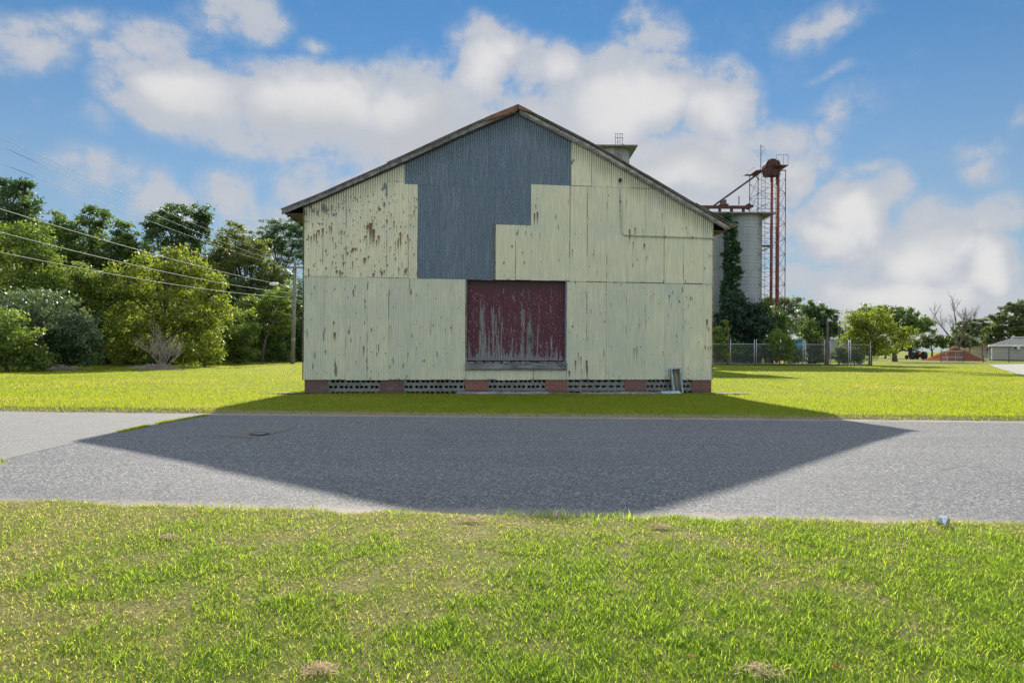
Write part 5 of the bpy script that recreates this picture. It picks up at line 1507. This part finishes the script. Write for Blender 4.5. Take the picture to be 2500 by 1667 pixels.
tree('shrub', 'rounded vine-covered bush lit along its right side, midway between bare shrub and pole', 'shrub', 585, 887, 56,
     [(580, 790, 42, 40), (595, 830, 34, 45), (560, 845, 40, 42), (610, 800, 20, 30), (545, 800, 25, 22), (585, 868, 40, 20), (535, 872, 26, 16)], L_LIGHT, .20, 4.0, 34, group='shrubs at the front of the wood', seed=13, trunk_r=.12)
tree('shrub', 'tall leafy shrub just left of the utility pole', 'shrub', 660, 885, 64,
     [(660, 760, 35, 45), (690, 730, 24, 36), (680, 800, 34, 45), (650, 830, 34, 45), (680, 860, 34, 26), (630, 868, 30, 18), (700, 770, 14, 40)], L_MID, .21, 4.0, 34, group='shrubs at the front of the wood', seed=14, trunk_r=.14)
tree('tree', 'dark slim tree in the gap between the pole and the warehouse corner', 'tree', 728, 884, 68,
     [(725, 790, 28, 60), (745, 740, 30, 60), (735, 850, 34, 36), (755, 820, 30, 60)], L_DARK, .22, 3.2, 32, group=TG, seed=15, trunk_r=.18)
tree('tree', 'fern-green young tree between the greyish shrub and the round yellow-green tree', 'tree', 215, 892, 46,
     [(205, 690, 55, 36), (165, 725, 40, 36), (262, 705, 45, 40), (225, 745, 60, 36), (185, 665, 26, 22), (285, 735, 36, 30), (150, 770, 26, 26)], L_LIGHT, .19, 3.4, 34, group=TG, seed=17, trunk_r=.16, flat=.4)
tree('tree', 'feathery lit tree leaning out left of the pole, under the olive-brown crown', 'tree', 640, 886, 61,
     [(655, 735, 40, 30), (690, 725, 22, 36), (625, 770, 40, 34), (670, 790, 36, 30), (600, 745, 30, 26), (695, 770, 16, 30)], L_LIGHT, .21, 3.2, 32, group=TG, seed=18, trunk_r=.16, shell=.6)
# loblolly pine: flat plates of needles on bare limbs, tall trunk
tree('pine_tree', 'tall blue-green pine with flat needle plates beside the warehouse eave', 'pine tree', 690, 880, 82,
     [(668, 552, 39, 15), (700, 565, 55, 17), (640, 580, 41, 16), (720, 590, 49, 17), (675, 602, 57, 17), (632, 615, 30, 12), (715, 630, 49, 16), (670, 642, 37, 12), (740, 560, 44, 25), (745, 615, 44, 20), (690, 675, 44, 12), (655, 590, 33, 15)],
     L_PINE, .26, 4.4, 36, sig=.34, flat=.45, group=TG, seed=16, trunk_r=.33, aspect=.20, depth=1.0)
for (cx, cy, rx, ry) in ((712, 962, .62, .30), (1775, 962, .75, .22)):
    c = G(cx, cy); rr = random.Random(int(cx))
    pts = [(c[0]+math.cos(a)*rx*rr.uniform(.75, 1.2), c[1]+math.sin(a)*ry*rr.uniform(.7, 1.2)) for a in np.linspace(0, 2*PI, 12)[:-1]]
    flat_poly('dirt_patch', pts, simple('gravelly_dirt', (.30, .25, .20), .4, 12, .95, c2=(.12, .095, .07), bump=.6), gz, .045, .12)

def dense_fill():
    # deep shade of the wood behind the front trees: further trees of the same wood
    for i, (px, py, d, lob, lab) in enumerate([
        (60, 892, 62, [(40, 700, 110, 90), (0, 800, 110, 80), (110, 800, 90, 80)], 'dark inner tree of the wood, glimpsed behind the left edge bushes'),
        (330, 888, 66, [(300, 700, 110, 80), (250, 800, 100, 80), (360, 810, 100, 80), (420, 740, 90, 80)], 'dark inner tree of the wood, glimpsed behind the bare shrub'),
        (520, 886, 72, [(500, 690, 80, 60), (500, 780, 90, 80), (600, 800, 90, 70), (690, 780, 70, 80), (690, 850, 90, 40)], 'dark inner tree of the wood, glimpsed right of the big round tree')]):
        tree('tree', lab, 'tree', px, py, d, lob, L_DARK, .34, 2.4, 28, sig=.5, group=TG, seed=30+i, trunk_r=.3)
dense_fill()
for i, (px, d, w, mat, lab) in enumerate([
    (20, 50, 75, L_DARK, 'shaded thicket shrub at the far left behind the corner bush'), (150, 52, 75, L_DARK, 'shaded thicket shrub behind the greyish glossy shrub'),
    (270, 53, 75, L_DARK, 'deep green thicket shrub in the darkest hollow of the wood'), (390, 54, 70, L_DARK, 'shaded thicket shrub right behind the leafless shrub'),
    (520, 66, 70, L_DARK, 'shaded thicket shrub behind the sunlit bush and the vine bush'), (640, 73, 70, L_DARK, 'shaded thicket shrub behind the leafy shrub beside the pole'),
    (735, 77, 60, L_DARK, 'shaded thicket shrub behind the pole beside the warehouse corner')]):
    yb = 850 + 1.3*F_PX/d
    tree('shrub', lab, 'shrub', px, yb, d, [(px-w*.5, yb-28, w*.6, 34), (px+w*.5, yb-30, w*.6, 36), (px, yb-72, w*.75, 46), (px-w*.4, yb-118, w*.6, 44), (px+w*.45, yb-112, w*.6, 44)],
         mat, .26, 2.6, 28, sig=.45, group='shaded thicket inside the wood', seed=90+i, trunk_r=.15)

def twig_tree(name, label, cat, base, h, spread, n, r0, mat, seed, levels=3, up=.7, fork=0.0):
    t_ = thing(name, label, cat, base)
    rr = random.Random(seed); b = MB()
    def grow(p, d, ln, r, lv):
        pts = [p]; cur = Vector(p); dv = Vector(d).normalized()
        for k in range(3):
            dv = (dv + Vector((rr.uniform(-.18, .18), rr.uniform(-.18, .18), rr.uniform(-.05, .15)))).normalized()
            cur = cur + dv*ln/3; pts.append(tuple(cur))
        b.tube(pts, [r, r*.8, r*.6, r*.38], 5)
        if lv > 0:
            for k in range(rr.randint(3, 5)):
                f = rr.uniform(.35, 1.0); i = f*3; j = min(2, int(i)); q = Vector(pts[j]).lerp(Vector(pts[j+1]), i-j)
                nd = (dv + Vector((rr.uniform(-1, 1), rr.uniform(-1, 1), rr.uniform(-.25, .8)))*.75).normalized()
                grow(tuple(q), nd, ln*rr.uniform(.42, .68), r*.5, lv-1)
    for k in range(n):
        a = 2*PI*k/n + rr.uniform(-.3, .3)
        s = spread*rr.uniform(.3, 1.0)
        grow((rr.uniform(-.15, .15), rr.uniform(-.15, .15), fork), (math.cos(a)*s, math.sin(a)*s, up), h*rr.uniform(.45, .72), r0*rr.uniform(.6, 1), levels)
    if fork: b.tube([(0, 0, -.2), (.1, 0, fork*.5), (0, 0, fork)], [r0*1.8, r0*1.4, r0*1.1], 8)
    b.build('branches', mat, t_)
    return t_
g0 = G(395, 900)
twig_tree('dead_shrub', 'leafless grey-brown shrub standing on the lawn in front of the wood', 'shrub', (g0[0], g0[1], 0), 2.6, 1.15, 12, .042, DEADW, 14, 3, .85)
def brush(name, label, cx, cy, rx, n, seed):
    c = G(cx, cy); rr = random.Random(seed); b = MB()
    for k in range(n):
        a = rr.uniform(0, 2*PI); q = rr.random()**.6
        x, y = math.cos(a)*q*rx, math.sin(a)*q*rx*.6; z = .03 + .28*(1-q)*rr.random(); L = rr.uniform(.25, .9); a2 = rr.uniform(0, 2*PI)
        b.tube([(x, y, z), (x+math.cos(a2)*L*.5, y+math.sin(a2)*L*.5, z+rr.uniform(0, .10)), (x+math.cos(a2)*L, y+math.sin(a2)*L, z+rr.uniform(-.03, .16))], [.02, .014, .005], 4)
    o = b.build(name, DEADW, None, False, (c[0], c[1], 0)); tag(o, label, 'brush pile')
brush('brush_pile', 'heap of dead twigs around the foot of the leafless shrub', 380, 901, 1.05, 170, 5)
brush('brush_pile', 'low scatter of dead sticks in front of the dark bush at the left', 150, 903, .75, 70, 6)
dirt = simple('bare_dirt', (.22, .16, .105), .35, 3, .95, c2=(.13, .10, .065))
for k, (cx, cy, rx) in enumerate(((400, 902, 60), (165, 904, 55))):
    c = G(cx, cy); r = rx*c[1]/F_PX; rr = random.Random(k)
    pts = [(c[0]+math.cos(a)*r*rr.uniform(.7, 1.2), c[1]+math.sin(a)*r*rr.uniform(.45, .8)) for a in np.linspace(0, 2*PI, 14)[:-1]]
    flat_poly('dirt_patch', pts, dirt, gz, .02, .25)

# right side: silo greenery
t_ = tree('magnolia', 'large dark glossy evergreen bush at the foot of the silos', 'tree', 1815, 880, 66,
     [(1793, 745, 30, 35), (1770, 790, 35, 45), (1810, 780, 40, 40), (1842, 765, 22, 24), (1850, 800, 34, 34), (1800, 825, 55, 34), (1870, 815, 22, 24), (1755, 830, 24, 40), (1845, 835, 30, 24)],
     L_MAGN, .30, 3.2, 30, group=None, seed=40, trunk_r=.2, shell=.45)
tree('tree', 'mid green leafy tree at the base of the red elevator tower', 'tree', 1885, 880, 71,
     [(1880, 770, 34, 28), (1900, 800, 24, 30), (1865, 750, 16, 14), (1895, 830, 26, 24), (1915, 790, 14, 20)], L_MID, .27, 3.2, 30, seed=41, trunk_r=.15)
tree('tree', 'airy light green tree showing through and right of the red elevator tower', 'tree', 1930, 876, 95,
     [(1925, 750, 20, 22), (1940, 780, 22, 26), (1900, 740, 24, 18), (1945, 740, 12, 16), (1915, 800, 26, 24), (1870, 735, 14, 10)], L_FAR, .33, 2.6, 24, seed=42, trunk_r=.2)
tree('tree', 'dark rounded tree between the red tower and the yellow-green tree', 'tree', 1990, 872, 112,
     [(1975, 755, 26, 18), (1998, 762, 26, 20), (2022, 780, 22, 24), (1985, 790, 34, 28), (2015, 805, 28, 22), (1962, 800, 22, 26), (2035, 800, 12, 20), (1998, 815, 44, 18)], L_DARK, .38, 2.8, 28, seed=43, trunk_r=.35)
tree('shrub', 'vine-wrapped stub tree with a flat leafy top behind the fence', 'shrub', 1976, 885, 65,
     [(1976, 795, 16, 16), (1972, 815, 22, 16), (1985, 825, 18, 18), (1992, 835, 12, 14)], L_MID, .20, 5.5, 30, seed=44, trunk_r=.12)
tree('shrub', 'feathery bright green sumac in front of the chain link fence', 'shrub', 1905, 887, 60.5,
     [(1903, 825, 22, 20), (1888, 838, 16, 14), (1912, 850, 20, 22), (1922, 835, 12, 12), (1920, 870, 14, 16)], L_LIGHT, .17, 6, 32, seed=45, trunk_r=.06, flat=.4)
tree('tree', 'yellow-green young tree at the right end of the chain link fence', 'tree', 2122, 886, 63,
     [(2110, 775, 34, 26), (2085, 790, 26, 28), (2150, 790, 34, 30), (2185, 815, 30, 20), (2205, 830, 28, 16), (2120, 815, 55, 30), (2170, 845, 34, 20), (2090, 830, 34, 30), (2100, 858, 34, 22), (2130, 855, 30, 20), (2218, 808, 16, 8), (2145, 765, 16, 14)],
     L_YELLOW, .20, 4.4, 28, seed=46, trunk_r=.14, shell=.6)
tree('tree', 'broad dark green tree right behind the yellow-green young tree', 'tree', 2185, 876, 88,
     [(2120, 765, 34, 14), (2170, 758, 30, 14), (2210, 770, 30, 16), (2240, 785, 26, 16), (2262, 790, 18, 14), (2180, 785, 60, 20), (2225, 800, 40, 16), (2130, 785, 40, 20), (2262, 805, 18, 10)], L_MID, .30, 3.0, 28, seed=47, trunk_r=.3)
tb = P(2341, 872, 96)
twig_tree('bare_tree', 'nearly leafless tree rising behind the red soil heap', 'tree', (tb[0], 96, 0), 6.2, .75, 7, .11, BARK, 9, 4, .85, 2.0)
for i, (bx, d, lob, lab, mat) in enumerate([
    (2275, 118, [(2275, 828, 34, 14), (2250, 838, 26, 14), (2300, 835, 30, 14)], 'low olive-green tree behind the tractor and soil heap', L_FAR),
    (2320, 122, [(2325, 832, 28, 14), (2350, 828, 24, 14), (2370, 838, 24, 12)], 'low round tree behind the bare tree', L_FAR),
    (2230, 125, [(2225, 845, 24, 12), (2205, 840, 22, 14), (2190, 850, 24, 12)], 'small grey-green tree just left of the tractor', L_FAR),
    (2365, 145, [(2360, 795, 24, 10), (2390, 790, 30, 12), (2410, 805, 24, 14), (2375, 812, 34, 16), (2345, 812, 24, 14)], 'hazy blue-green tree between the bare tree and the large right-hand tree', L_FAR),
    (2160, 130, [(2150, 850, 26, 14), (2120, 845, 26, 16), (2170, 838, 20, 12)], 'distant tree seen under the yellow-green young tree', L_FAR),
    (2060, 135, [(2060, 815, 24, 18), (2045, 835, 24, 14), (2080, 830, 22, 16), (2100, 805, 22, 20)], 'distant tree seen left of the yellow-green young tree', L_FAR)]):
    tree('tree', lab, 'tree', bx, 868, d, lob, mat, .42, 2.6, 24, group='far trees on the right', seed=50+i, trunk_r=.2)
tree('tree', 'large spreading oak behind the low house at the right edge', 'tree', 2490, 872, 122,
     [(2440, 775, 26, 12), (2475, 755, 30, 14), (2500, 750, 30, 14), (2540, 760, 50, 30), (2455, 795, 40, 16), (2500, 790, 50, 20), (2425, 808, 24, 12), (2420, 826, 26, 12), (2460, 822, 44, 12), (2520, 820, 50, 20)], L_FAR, .42, 2.7, 28, group='far trees on the right', seed=60, trunk_r=.5)
# thicket behind the chain link fence
for i, (px, py, rx, ry, mat, lab) in enumerate([
    (1750, 850, 16, 34, L_LIGHT, 'yellow-green bush between the warehouse corner and the vine-hung post'),
    (1802, 866, 26, 22, L_MID, 'leafy bush behind the first chain link fence panel'), (1830, 868, 18, 20, L_DARK, 'dark bush behind the right half of the first fence panel'),
    (1870, 866, 26, 20, L_FAR, 'grey-green bush behind the second chain link fence panel'), (1938, 868, 22, 20, L_MID, 'tangled bush behind the fence panel below the blue shed'),
    (1990, 862, 24, 26, L_FAR, 'vine tangle behind the fence panel left of the split post'), (2050, 868, 20, 18, L_FAR, 'thin weeds behind the fence right of the split post'),
    (2085, 872, 20, 14, L_MID, 'low dark weeds at the foot of the yellow-green young tree')]):
    lob = [(px+q, py+w, rx*.75, ry*.75) for q, w in ((-rx*.6, ry*.1), (rx*.55, ry*.2), (0, -ry*.75), (rx*.3, -ry*.3), (rx*.1, ry*.5))]
    tree('shrub', lab, 'shrub', px, 886, 64.0 + .3*(i % 3), lob, mat, .20, 5.0, 28, group='thicket behind the chain link fence', seed=70+i, trunk_r=.04, limbs=False)
# ivy climbing between the two silos
tree('ivy', 'dark ivy climbing the joint between the silos up to the slab', 'ivy', 1782, 860, 71.0,
     [(1778, 550, 14, 26, 0), (1783, 590, 13, 34, 0), (1776, 640, 12, 40, 0), (1788, 640, 12, 40, 0), (1778, 700, 14, 44, 0), (1795, 690, 12, 36, 0), (1792, 735, 14, 30, 0), (1770, 740, 10, 40, 0), (1774, 535, 8, 16, 0), (1800, 665, 10, 16, 0), (1790, 560, 8, 20, 0), (1797, 605, 7, 20, 0), (1803, 735, 8, 20, 0)],
     L_IVY, .24, 8, 32, sig=.25, seed=80, trunk_r=.10, limbs=False, depth=.7)
tree('vine', 'yellow vine drooping from the top of the leaning dark post', 'vine', 1777, 884, 61.2,
     [(1770, 785, 8, 5), (1775, 800, 4, 12), (1772, 830, 9, 18), (1775, 860, 9, 18)], L_YELLOW, .12, 9, 24, sig=.12, seed=81, trunk_r=.03, limbs=False)

# ================================================================ GRASS
def blade_mesh(name, xy, z, h, w, lean, dry, rng, mat, segs=2):
    n = len(xy)
    a = rng.uniform(0, 2*PI, n); d = np.stack([np.cos(a), np.sin(a)], 1)
    side = np.stack([-np.sin(a), np.cos(a)], 1)
    twist = rng.uniform(-.8, .8, n); side = side*np.cos(twist)[:, None] + d*np.sin(twist)[:, None]
    base = np.concatenate([xy, (z-.005)[:, None]], 1)
    def pt(f, hf, s, wf):
        p = base.copy()
        p[:, :2] += d*(lean*h*f)[:, None] + side*(s*w*wf)[:, None]
        p[:, 2] += h*hf
        return p
    cosl = np.sqrt(np.clip(1-(lean*.75)**2, .05, 1))
    V = np.stack([pt(0, 0, -.5, 1), pt(0, 0, .5, 1), pt(.35, .55*cosl, .5, .85), pt(.35, .55*cosl, -.5, .85), pt(1.0, cosl*.95, .5, .12), pt(1.0, cosl*.95, -.5, .12)], 1)
    V = V.reshape(-1, 3)
    i = np.arange(n)[:, None]*6
    Fq = np.concatenate([i+np.array([[0, 1, 2, 3]]), i+np.array([[3, 2, 4, 5]])], 1).reshape(-1, 4)
    return np_mesh(name, V, Fq, mat, dict(var=np.repeat(rng.random(n), 6).astype(np.float32), dry=np.repeat(dry, 6).astype(np.float32)))
def grass_material(name, c1, c2, d1, d2, trans=.5, refl=.75, tr_=1.5):
    m = bpy.data.materials.new(name); m.use_nodes = True
    t = NT(m.node_tree); b = m.node_tree.nodes['Principled BSDF']; out = m.node_tree.nodes['Material Output']
    v = t.attr('var').outputs['Fac']; dr = t.attr('dry').outputs['Fac']
    col = t.mix(dr, t.mix(v, c1, c2), t.mix(v, d1, d2))
    principled(t, b, t.mix(1.0, col, (refl*.66, refl*1.02, refl), 'MULTIPLY'), .6, 0, .12)
    tr = t.node('ShaderNodeBsdfTranslucent'); t.put(tr.inputs['Color'], t.mix(1.0, col, (tr_, tr_, tr_*.58), 'MULTIPLY'))
    mx = t.node('ShaderNodeMixShader'); mx.inputs[0].default_value = trans
    t.l.new(b.outputs[0], mx.inputs[1]); t.l.new(tr.outputs[0], mx.inputs[2]); t.l.new(mx.outputs[0], out.inputs['Surface'])
    return m
GRASS = grass_material('grass_blades', (.065, .125, .010), (.215, .295, .022), (.26, .215, .085), (.47, .40, .215), .58, .9, 2.75)
LAWN = grass_material('lawn_blades', (.185, .228, .018), (.225, .262, .022), (.29, .25, .065), (.36, .29, .10), .62, .42, 2.2)
def foreground():
    rng = np.random.default_rng(77)
    n = 700000
    y = 2.15 + (6.25-2.15)*rng.random(n)**1.15
    x = (rng.random(n)*2-1)*(.82*y+.35)
    # tufted: keep where the tuft noise is high
    xr, yr = x*.83+y*.56 + .12*np.sin(y*2.3+x), y*.83-x*.56 + .12*np.sin(x*2.9)      # turned off the noise lattice
    tuft = .55*fbm(xr*6.1+50, yr*6.1+50, 71, 3) + .45*fbm((x*.6-y*.8)*9.7+31, (y*.6+x*.8)*9.7+77, 74, 2)
    patch_ = fbm(xr*1.15+20, yr*1.15+30, 75, 4)
    edge = y_near(x) - y + .10*(fbm(x*3, y*3, 73, 2)-.5)
    keep = (rng.random(n) < np.clip(.50 + 1.0*(tuft-.45) + .5*(patch_-.45), .22, 1)) & (edge > -.05) & (rng.random(n) < sstep(edge, -.10, .28)*.85+.15)
    x, y, tuft, patch_, edge = x[keep], y[keep], tuft[keep], patch_[keep], edge[keep]
    n = len(x)
    z = ground_z(x, y)
    u = x/(.75*y)      # left to right across the verge
    dryness = .58 - .32*u + .50*sstep(edge, 1.6, .05) + 1.5*(.47-patch_) + .75*(.46-tuft)
    dryness += .10*np.exp(-((u+.2)/.35)**2)*sstep(edge, 2.2, .6)
    dry = (rng.random(n) < np.clip(dryness, .08, .88)).astype(float)*rng.uniform(.5, 1, n)
    dry = np.maximum(dry, rng.random(n)*.22)
    h = np.where(dry > .45, rng.uniform(.012, .040, n), rng.uniform(.020, .060, n)*(.50+.95*tuft))
    h *= np.where(rng.random(n) < .012, 1.7, 1.0)
    lean = np.where(dry > .45, rng.uniform(.7, 1.9, n), rng.uniform(.45, 1.6, n))
    w = rng.uniform(.0022, .0052, n)
    o = blade_mesh('grass', np.stack([x, y], 1), z, h, w, lean, dry, rng, GRASS)
    tag(o, kind='stuff')
foreground()
def lawn_blades():
    rng = np.random.default_rng(78)
    XY, H, W = [], [], []
    for (n, ya, yb, h, w) in ((110000, 13.7, 19.5, .050, .010), (130000, 19.5, 34, .052, .014), (150000, 34, 66, .055, .020)):
        y = ya + (yb-ya)*rng.random(n); x = (rng.random(n)*2-1)*(.80*y+1)
        XY.append(np.stack([x, y], 1)); H.append(rng.uniform(.5, 1.15, n)*h); W.append(rng.uniform(.6, 1.2, n)*w)
    XY, H, W = np.concatenate(XY), np.concatenate(H), np.concatenate(W)
    x, y = XY[:, 0], XY[:, 1]
    e = y - y_far(x)
    rel = XY - BO; bu = rel@BU; bv = rel@np.array([-BU[1], BU[0]])
    inside = (bu > -.05) & (bu < 12.25) & (bv > -.02)
    near_drv = (x > 18) & (y > 34) & (np.abs((y-35)*.0) > 1)
    k = (e > -.04) & ~inside & (rng.random(len(x)) < .25+.75*sstep(e, -.04, .10))
    XY, H, W, e = XY[k], H[k], W[k], e[k]
    H = H*np.where(e < .35, 1.25, 1); 
    z = ground_z(XY[:, 0], XY[:, 1])
    big = fbm(XY[:, 0]*.22+9, XY[:, 1]*.30+4, 82, 3)
    dry = (rng.random(len(H)) < np.clip(.07 + 2.2*(big-.50) + .30*(fbm(XY[:, 0]*.9, XY[:, 1]*1.6, 86, 3)-.5) + .35*sstep(e, .25, .0), .02, .75))*rng.uniform(.5, 1, len(H))
    o = blade_mesh('lawn_grass', XY, z, H, W, rng.uniform(.1, .7, len(H)), dry, rng, LAWN)
    tag(o, kind='stuff')
lawn_blades()
def joint_grass():
    rng = np.random.default_rng(79)
    J = np.array(JOINT[:-1] + [JOINT[-1]]); n = 6000
    seg = rng.integers(0, len(J)-1, n); f = rng.random(n)[:, None]
    p = J[seg]*(1-f) + J[seg+1]*f + rng.normal(size=(n, 2))*np.array([.05, .035])
    k = fbm(p[:, 0]*1.3+3, p[:, 1]*1.3+8, 83, 3) > .44
    p = p[k]; n = len(p)
    z = np.array([road_z(a, b_) for a, b_ in p])+.004
    o = blade_mesh('joint_grass', p, z, rng.uniform(.015, .045, n), rng.uniform(.006, .012, n), rng.uniform(.2, 1, n), (rng.random(n) < .3)*.8, rng, LAWN)
    tag(o, kind='stuff')
joint_grass()

# ---------------------------------------------------------------- small things on the ground
def weed(px, py, n, h, label, seed, dry=.2):
    c = G(px, py, -.02); rng = np.random.default_rng(seed)
    p = rng.normal(size=(n, 2))*np.array([.16, .06])*(.4+n/200)
    zz = ground_z(p[:, 0]+c[0], p[:, 1]+c[1])
    o = blade_mesh('grass_tuft', p, zz, rng.uniform(.5, 1.2, n)*h, rng.uniform(.004, .007, n), rng.uniform(.1, .8, n), (rng.random(n) < dry)*.8, rng, GRASS)
    o.location = (c[0], c[1], 0); tag(o, kind='stuff')
weed(585, 1234, 60, .10, 'tall green grass tuft leaning over the road edge left of centre', 1)
weed(755, 1246, 10, .10, 'thin single-stemmed grass tuft right of the taller left tuft', 2)
weed(1385, 1262, 190, .09, 'dull grey-green weed mat spilling onto the shaded road edge', 3, .5)
weed(1510, 1268, 80, .07, 'small bright grass tuft just right of the grey-green weed mat', 4, .1)
def manhole():
    c = G(633, 1058, -.05); z = road_z(c[0], c[1])
    t_ = thing('manhole', 'round metal manhole sunk in the rough patched asphalt', 'manhole', (c[0], c[1], z))
    b = MB(); b.lathe([(.155, .020), (.14, .024), (.125, .020), (.125, -.05)], 32, None, False); b.build('ring', simple('iron_ring', (.10, .095, .09), .3, 9, .7, .3), t_)
    b = MB(); b.lathe([(.005, .014), (.122, .013), (.124, -.02)], 32, None, False)
    for i in range(-3, 4):
        for j in range(-3, 4):
            if i*i+j*j < 11: b.box(i*.03-.009, i*.03+.009, j*.03-.009, j*.03+.009, 0.012, .018)
    b.build('cover', simple('worn_iron', (.30, .30, .29), .35, 12, .6, .2), t_)
manhole()
def litter():
    c = G(2303, 1287, .0); zz = gz(c[0], c[1])
    n = 9; rng = np.random.default_rng(3); V = []
    for j in range(n):
        for i in range(n):
            x, y = (i/(n-1)-.5)*.085, (j/(n-1)-.5)*.04
            V.append((x*(1-.3*abs(y)/.04*.5), y, .035 + .03*math.sin(i*1.1+j*.6) + .018*rng.random()))
    F_ = [(j*n+i, j*n+i+1, (j+1)*n+i+1, (j+1)*n+i) for j in range(n-1) for i in range(n-1)]
    o = np_mesh('paper_scrap', np.array(V), np.array(F_), simple('white_paper', (.66, .72, .76), .12, 30, .6), parent=None)
    o.location = (c[0], c[1], zz); o.rotation_euler.z = -.3
    tag(o, 'crumpled pale blue-white paper scrap at the right road edge', 'litter')
litter()
def dry_clump(px, py, r, label, seed, col=0):
    c = G(px, py, .0); rr = random.Random(seed); b = MB(); zz = gz(c[0], c[1])
    for k in range(90):
        a = rr.uniform(0, 2*PI); q = rr.random()**.8*r*1.25; x, y = math.cos(a)*q, math.sin(a)*q*.6; L = rr.uniform(.02, .07); a2 = rr.uniform(0, 2*PI)
        z = .018 + .02*(1-q/r)*rr.random()
        b.tube([(x, y, z), (x+math.cos(a2)*L*.5, y+math.sin(a2)*L*.5, z+rr.uniform(0, .015)), (x+math.cos(a2)*L, y+math.sin(a2)*L, z-.006)], [.0016, .0014, .0007], 3)
    o = b.build('grass_clippings', STRAW, None, False, (c[0], c[1], zz)); tag(o, label, 'dry clippings', 'dry clumps on the verge')
STRAW = simple('straw', (.72, .54, .33), .2, 20, .9, bump=0)
dry_clump(1150, 1276, .07, 'pale straw clump close to the road edge, straight below the door', 1)
dry_clump(410, 1318, .045, 'small straw clump on the upper left verge', 2)
dry_clump(780, 1642, .065, 'straw clump at the bottom edge left of centre', 3)
dry_clump(1850, 1650, .10, 'largest orange straw clump, at the bottom edge right of centre', 4)
dry_clump(1610, 1290, .05, 'tiny straw clump at the road edge right of the weed mat', 5)
def leaf(px, py, label, seed):
    c = G(px, py, .0); rr = random.Random(seed); zz = gz(c[0], c[1])
    V = [(-.026, 0, .0), (-.012, .014, .006), (.010, .013, .004), (.028, 0, .010), (.010, -.013, .008), (-.012, -.014, .002), (0, 0, .012)]
    F_ = [(0, 1, 6, 5), (1, 2, 3, 6), (3, 4, 5, 6)]
    o = np_mesh('fallen_leaf', np.array(V)*.72, np.array(F_), LEAFM); o.location = (c[0], c[1], zz+.045); o.rotation_euler = (rr.uniform(-.3, .3), rr.uniform(-.3, .3), rr.uniform(0, 6))
    tag(o, label, 'leaf', 'fallen leaves on the verge')
LEAFM = simple('orange_leaf', (.30, .10, .025), .25, 30, .7)
leaf(1001, 1381, 'orange-brown fallen leaf on the grass left of centre', 1)
leaf(1690, 1632, 'bright orange fallen leaf low on the right half of the verge', 2)
leaf(1105, 1330, 'brown curled fallen leaf below the straw clump near the road', 3)
leaf(2040, 1658, 'small orange fallen leaf at the bottom edge of the right half', 4)
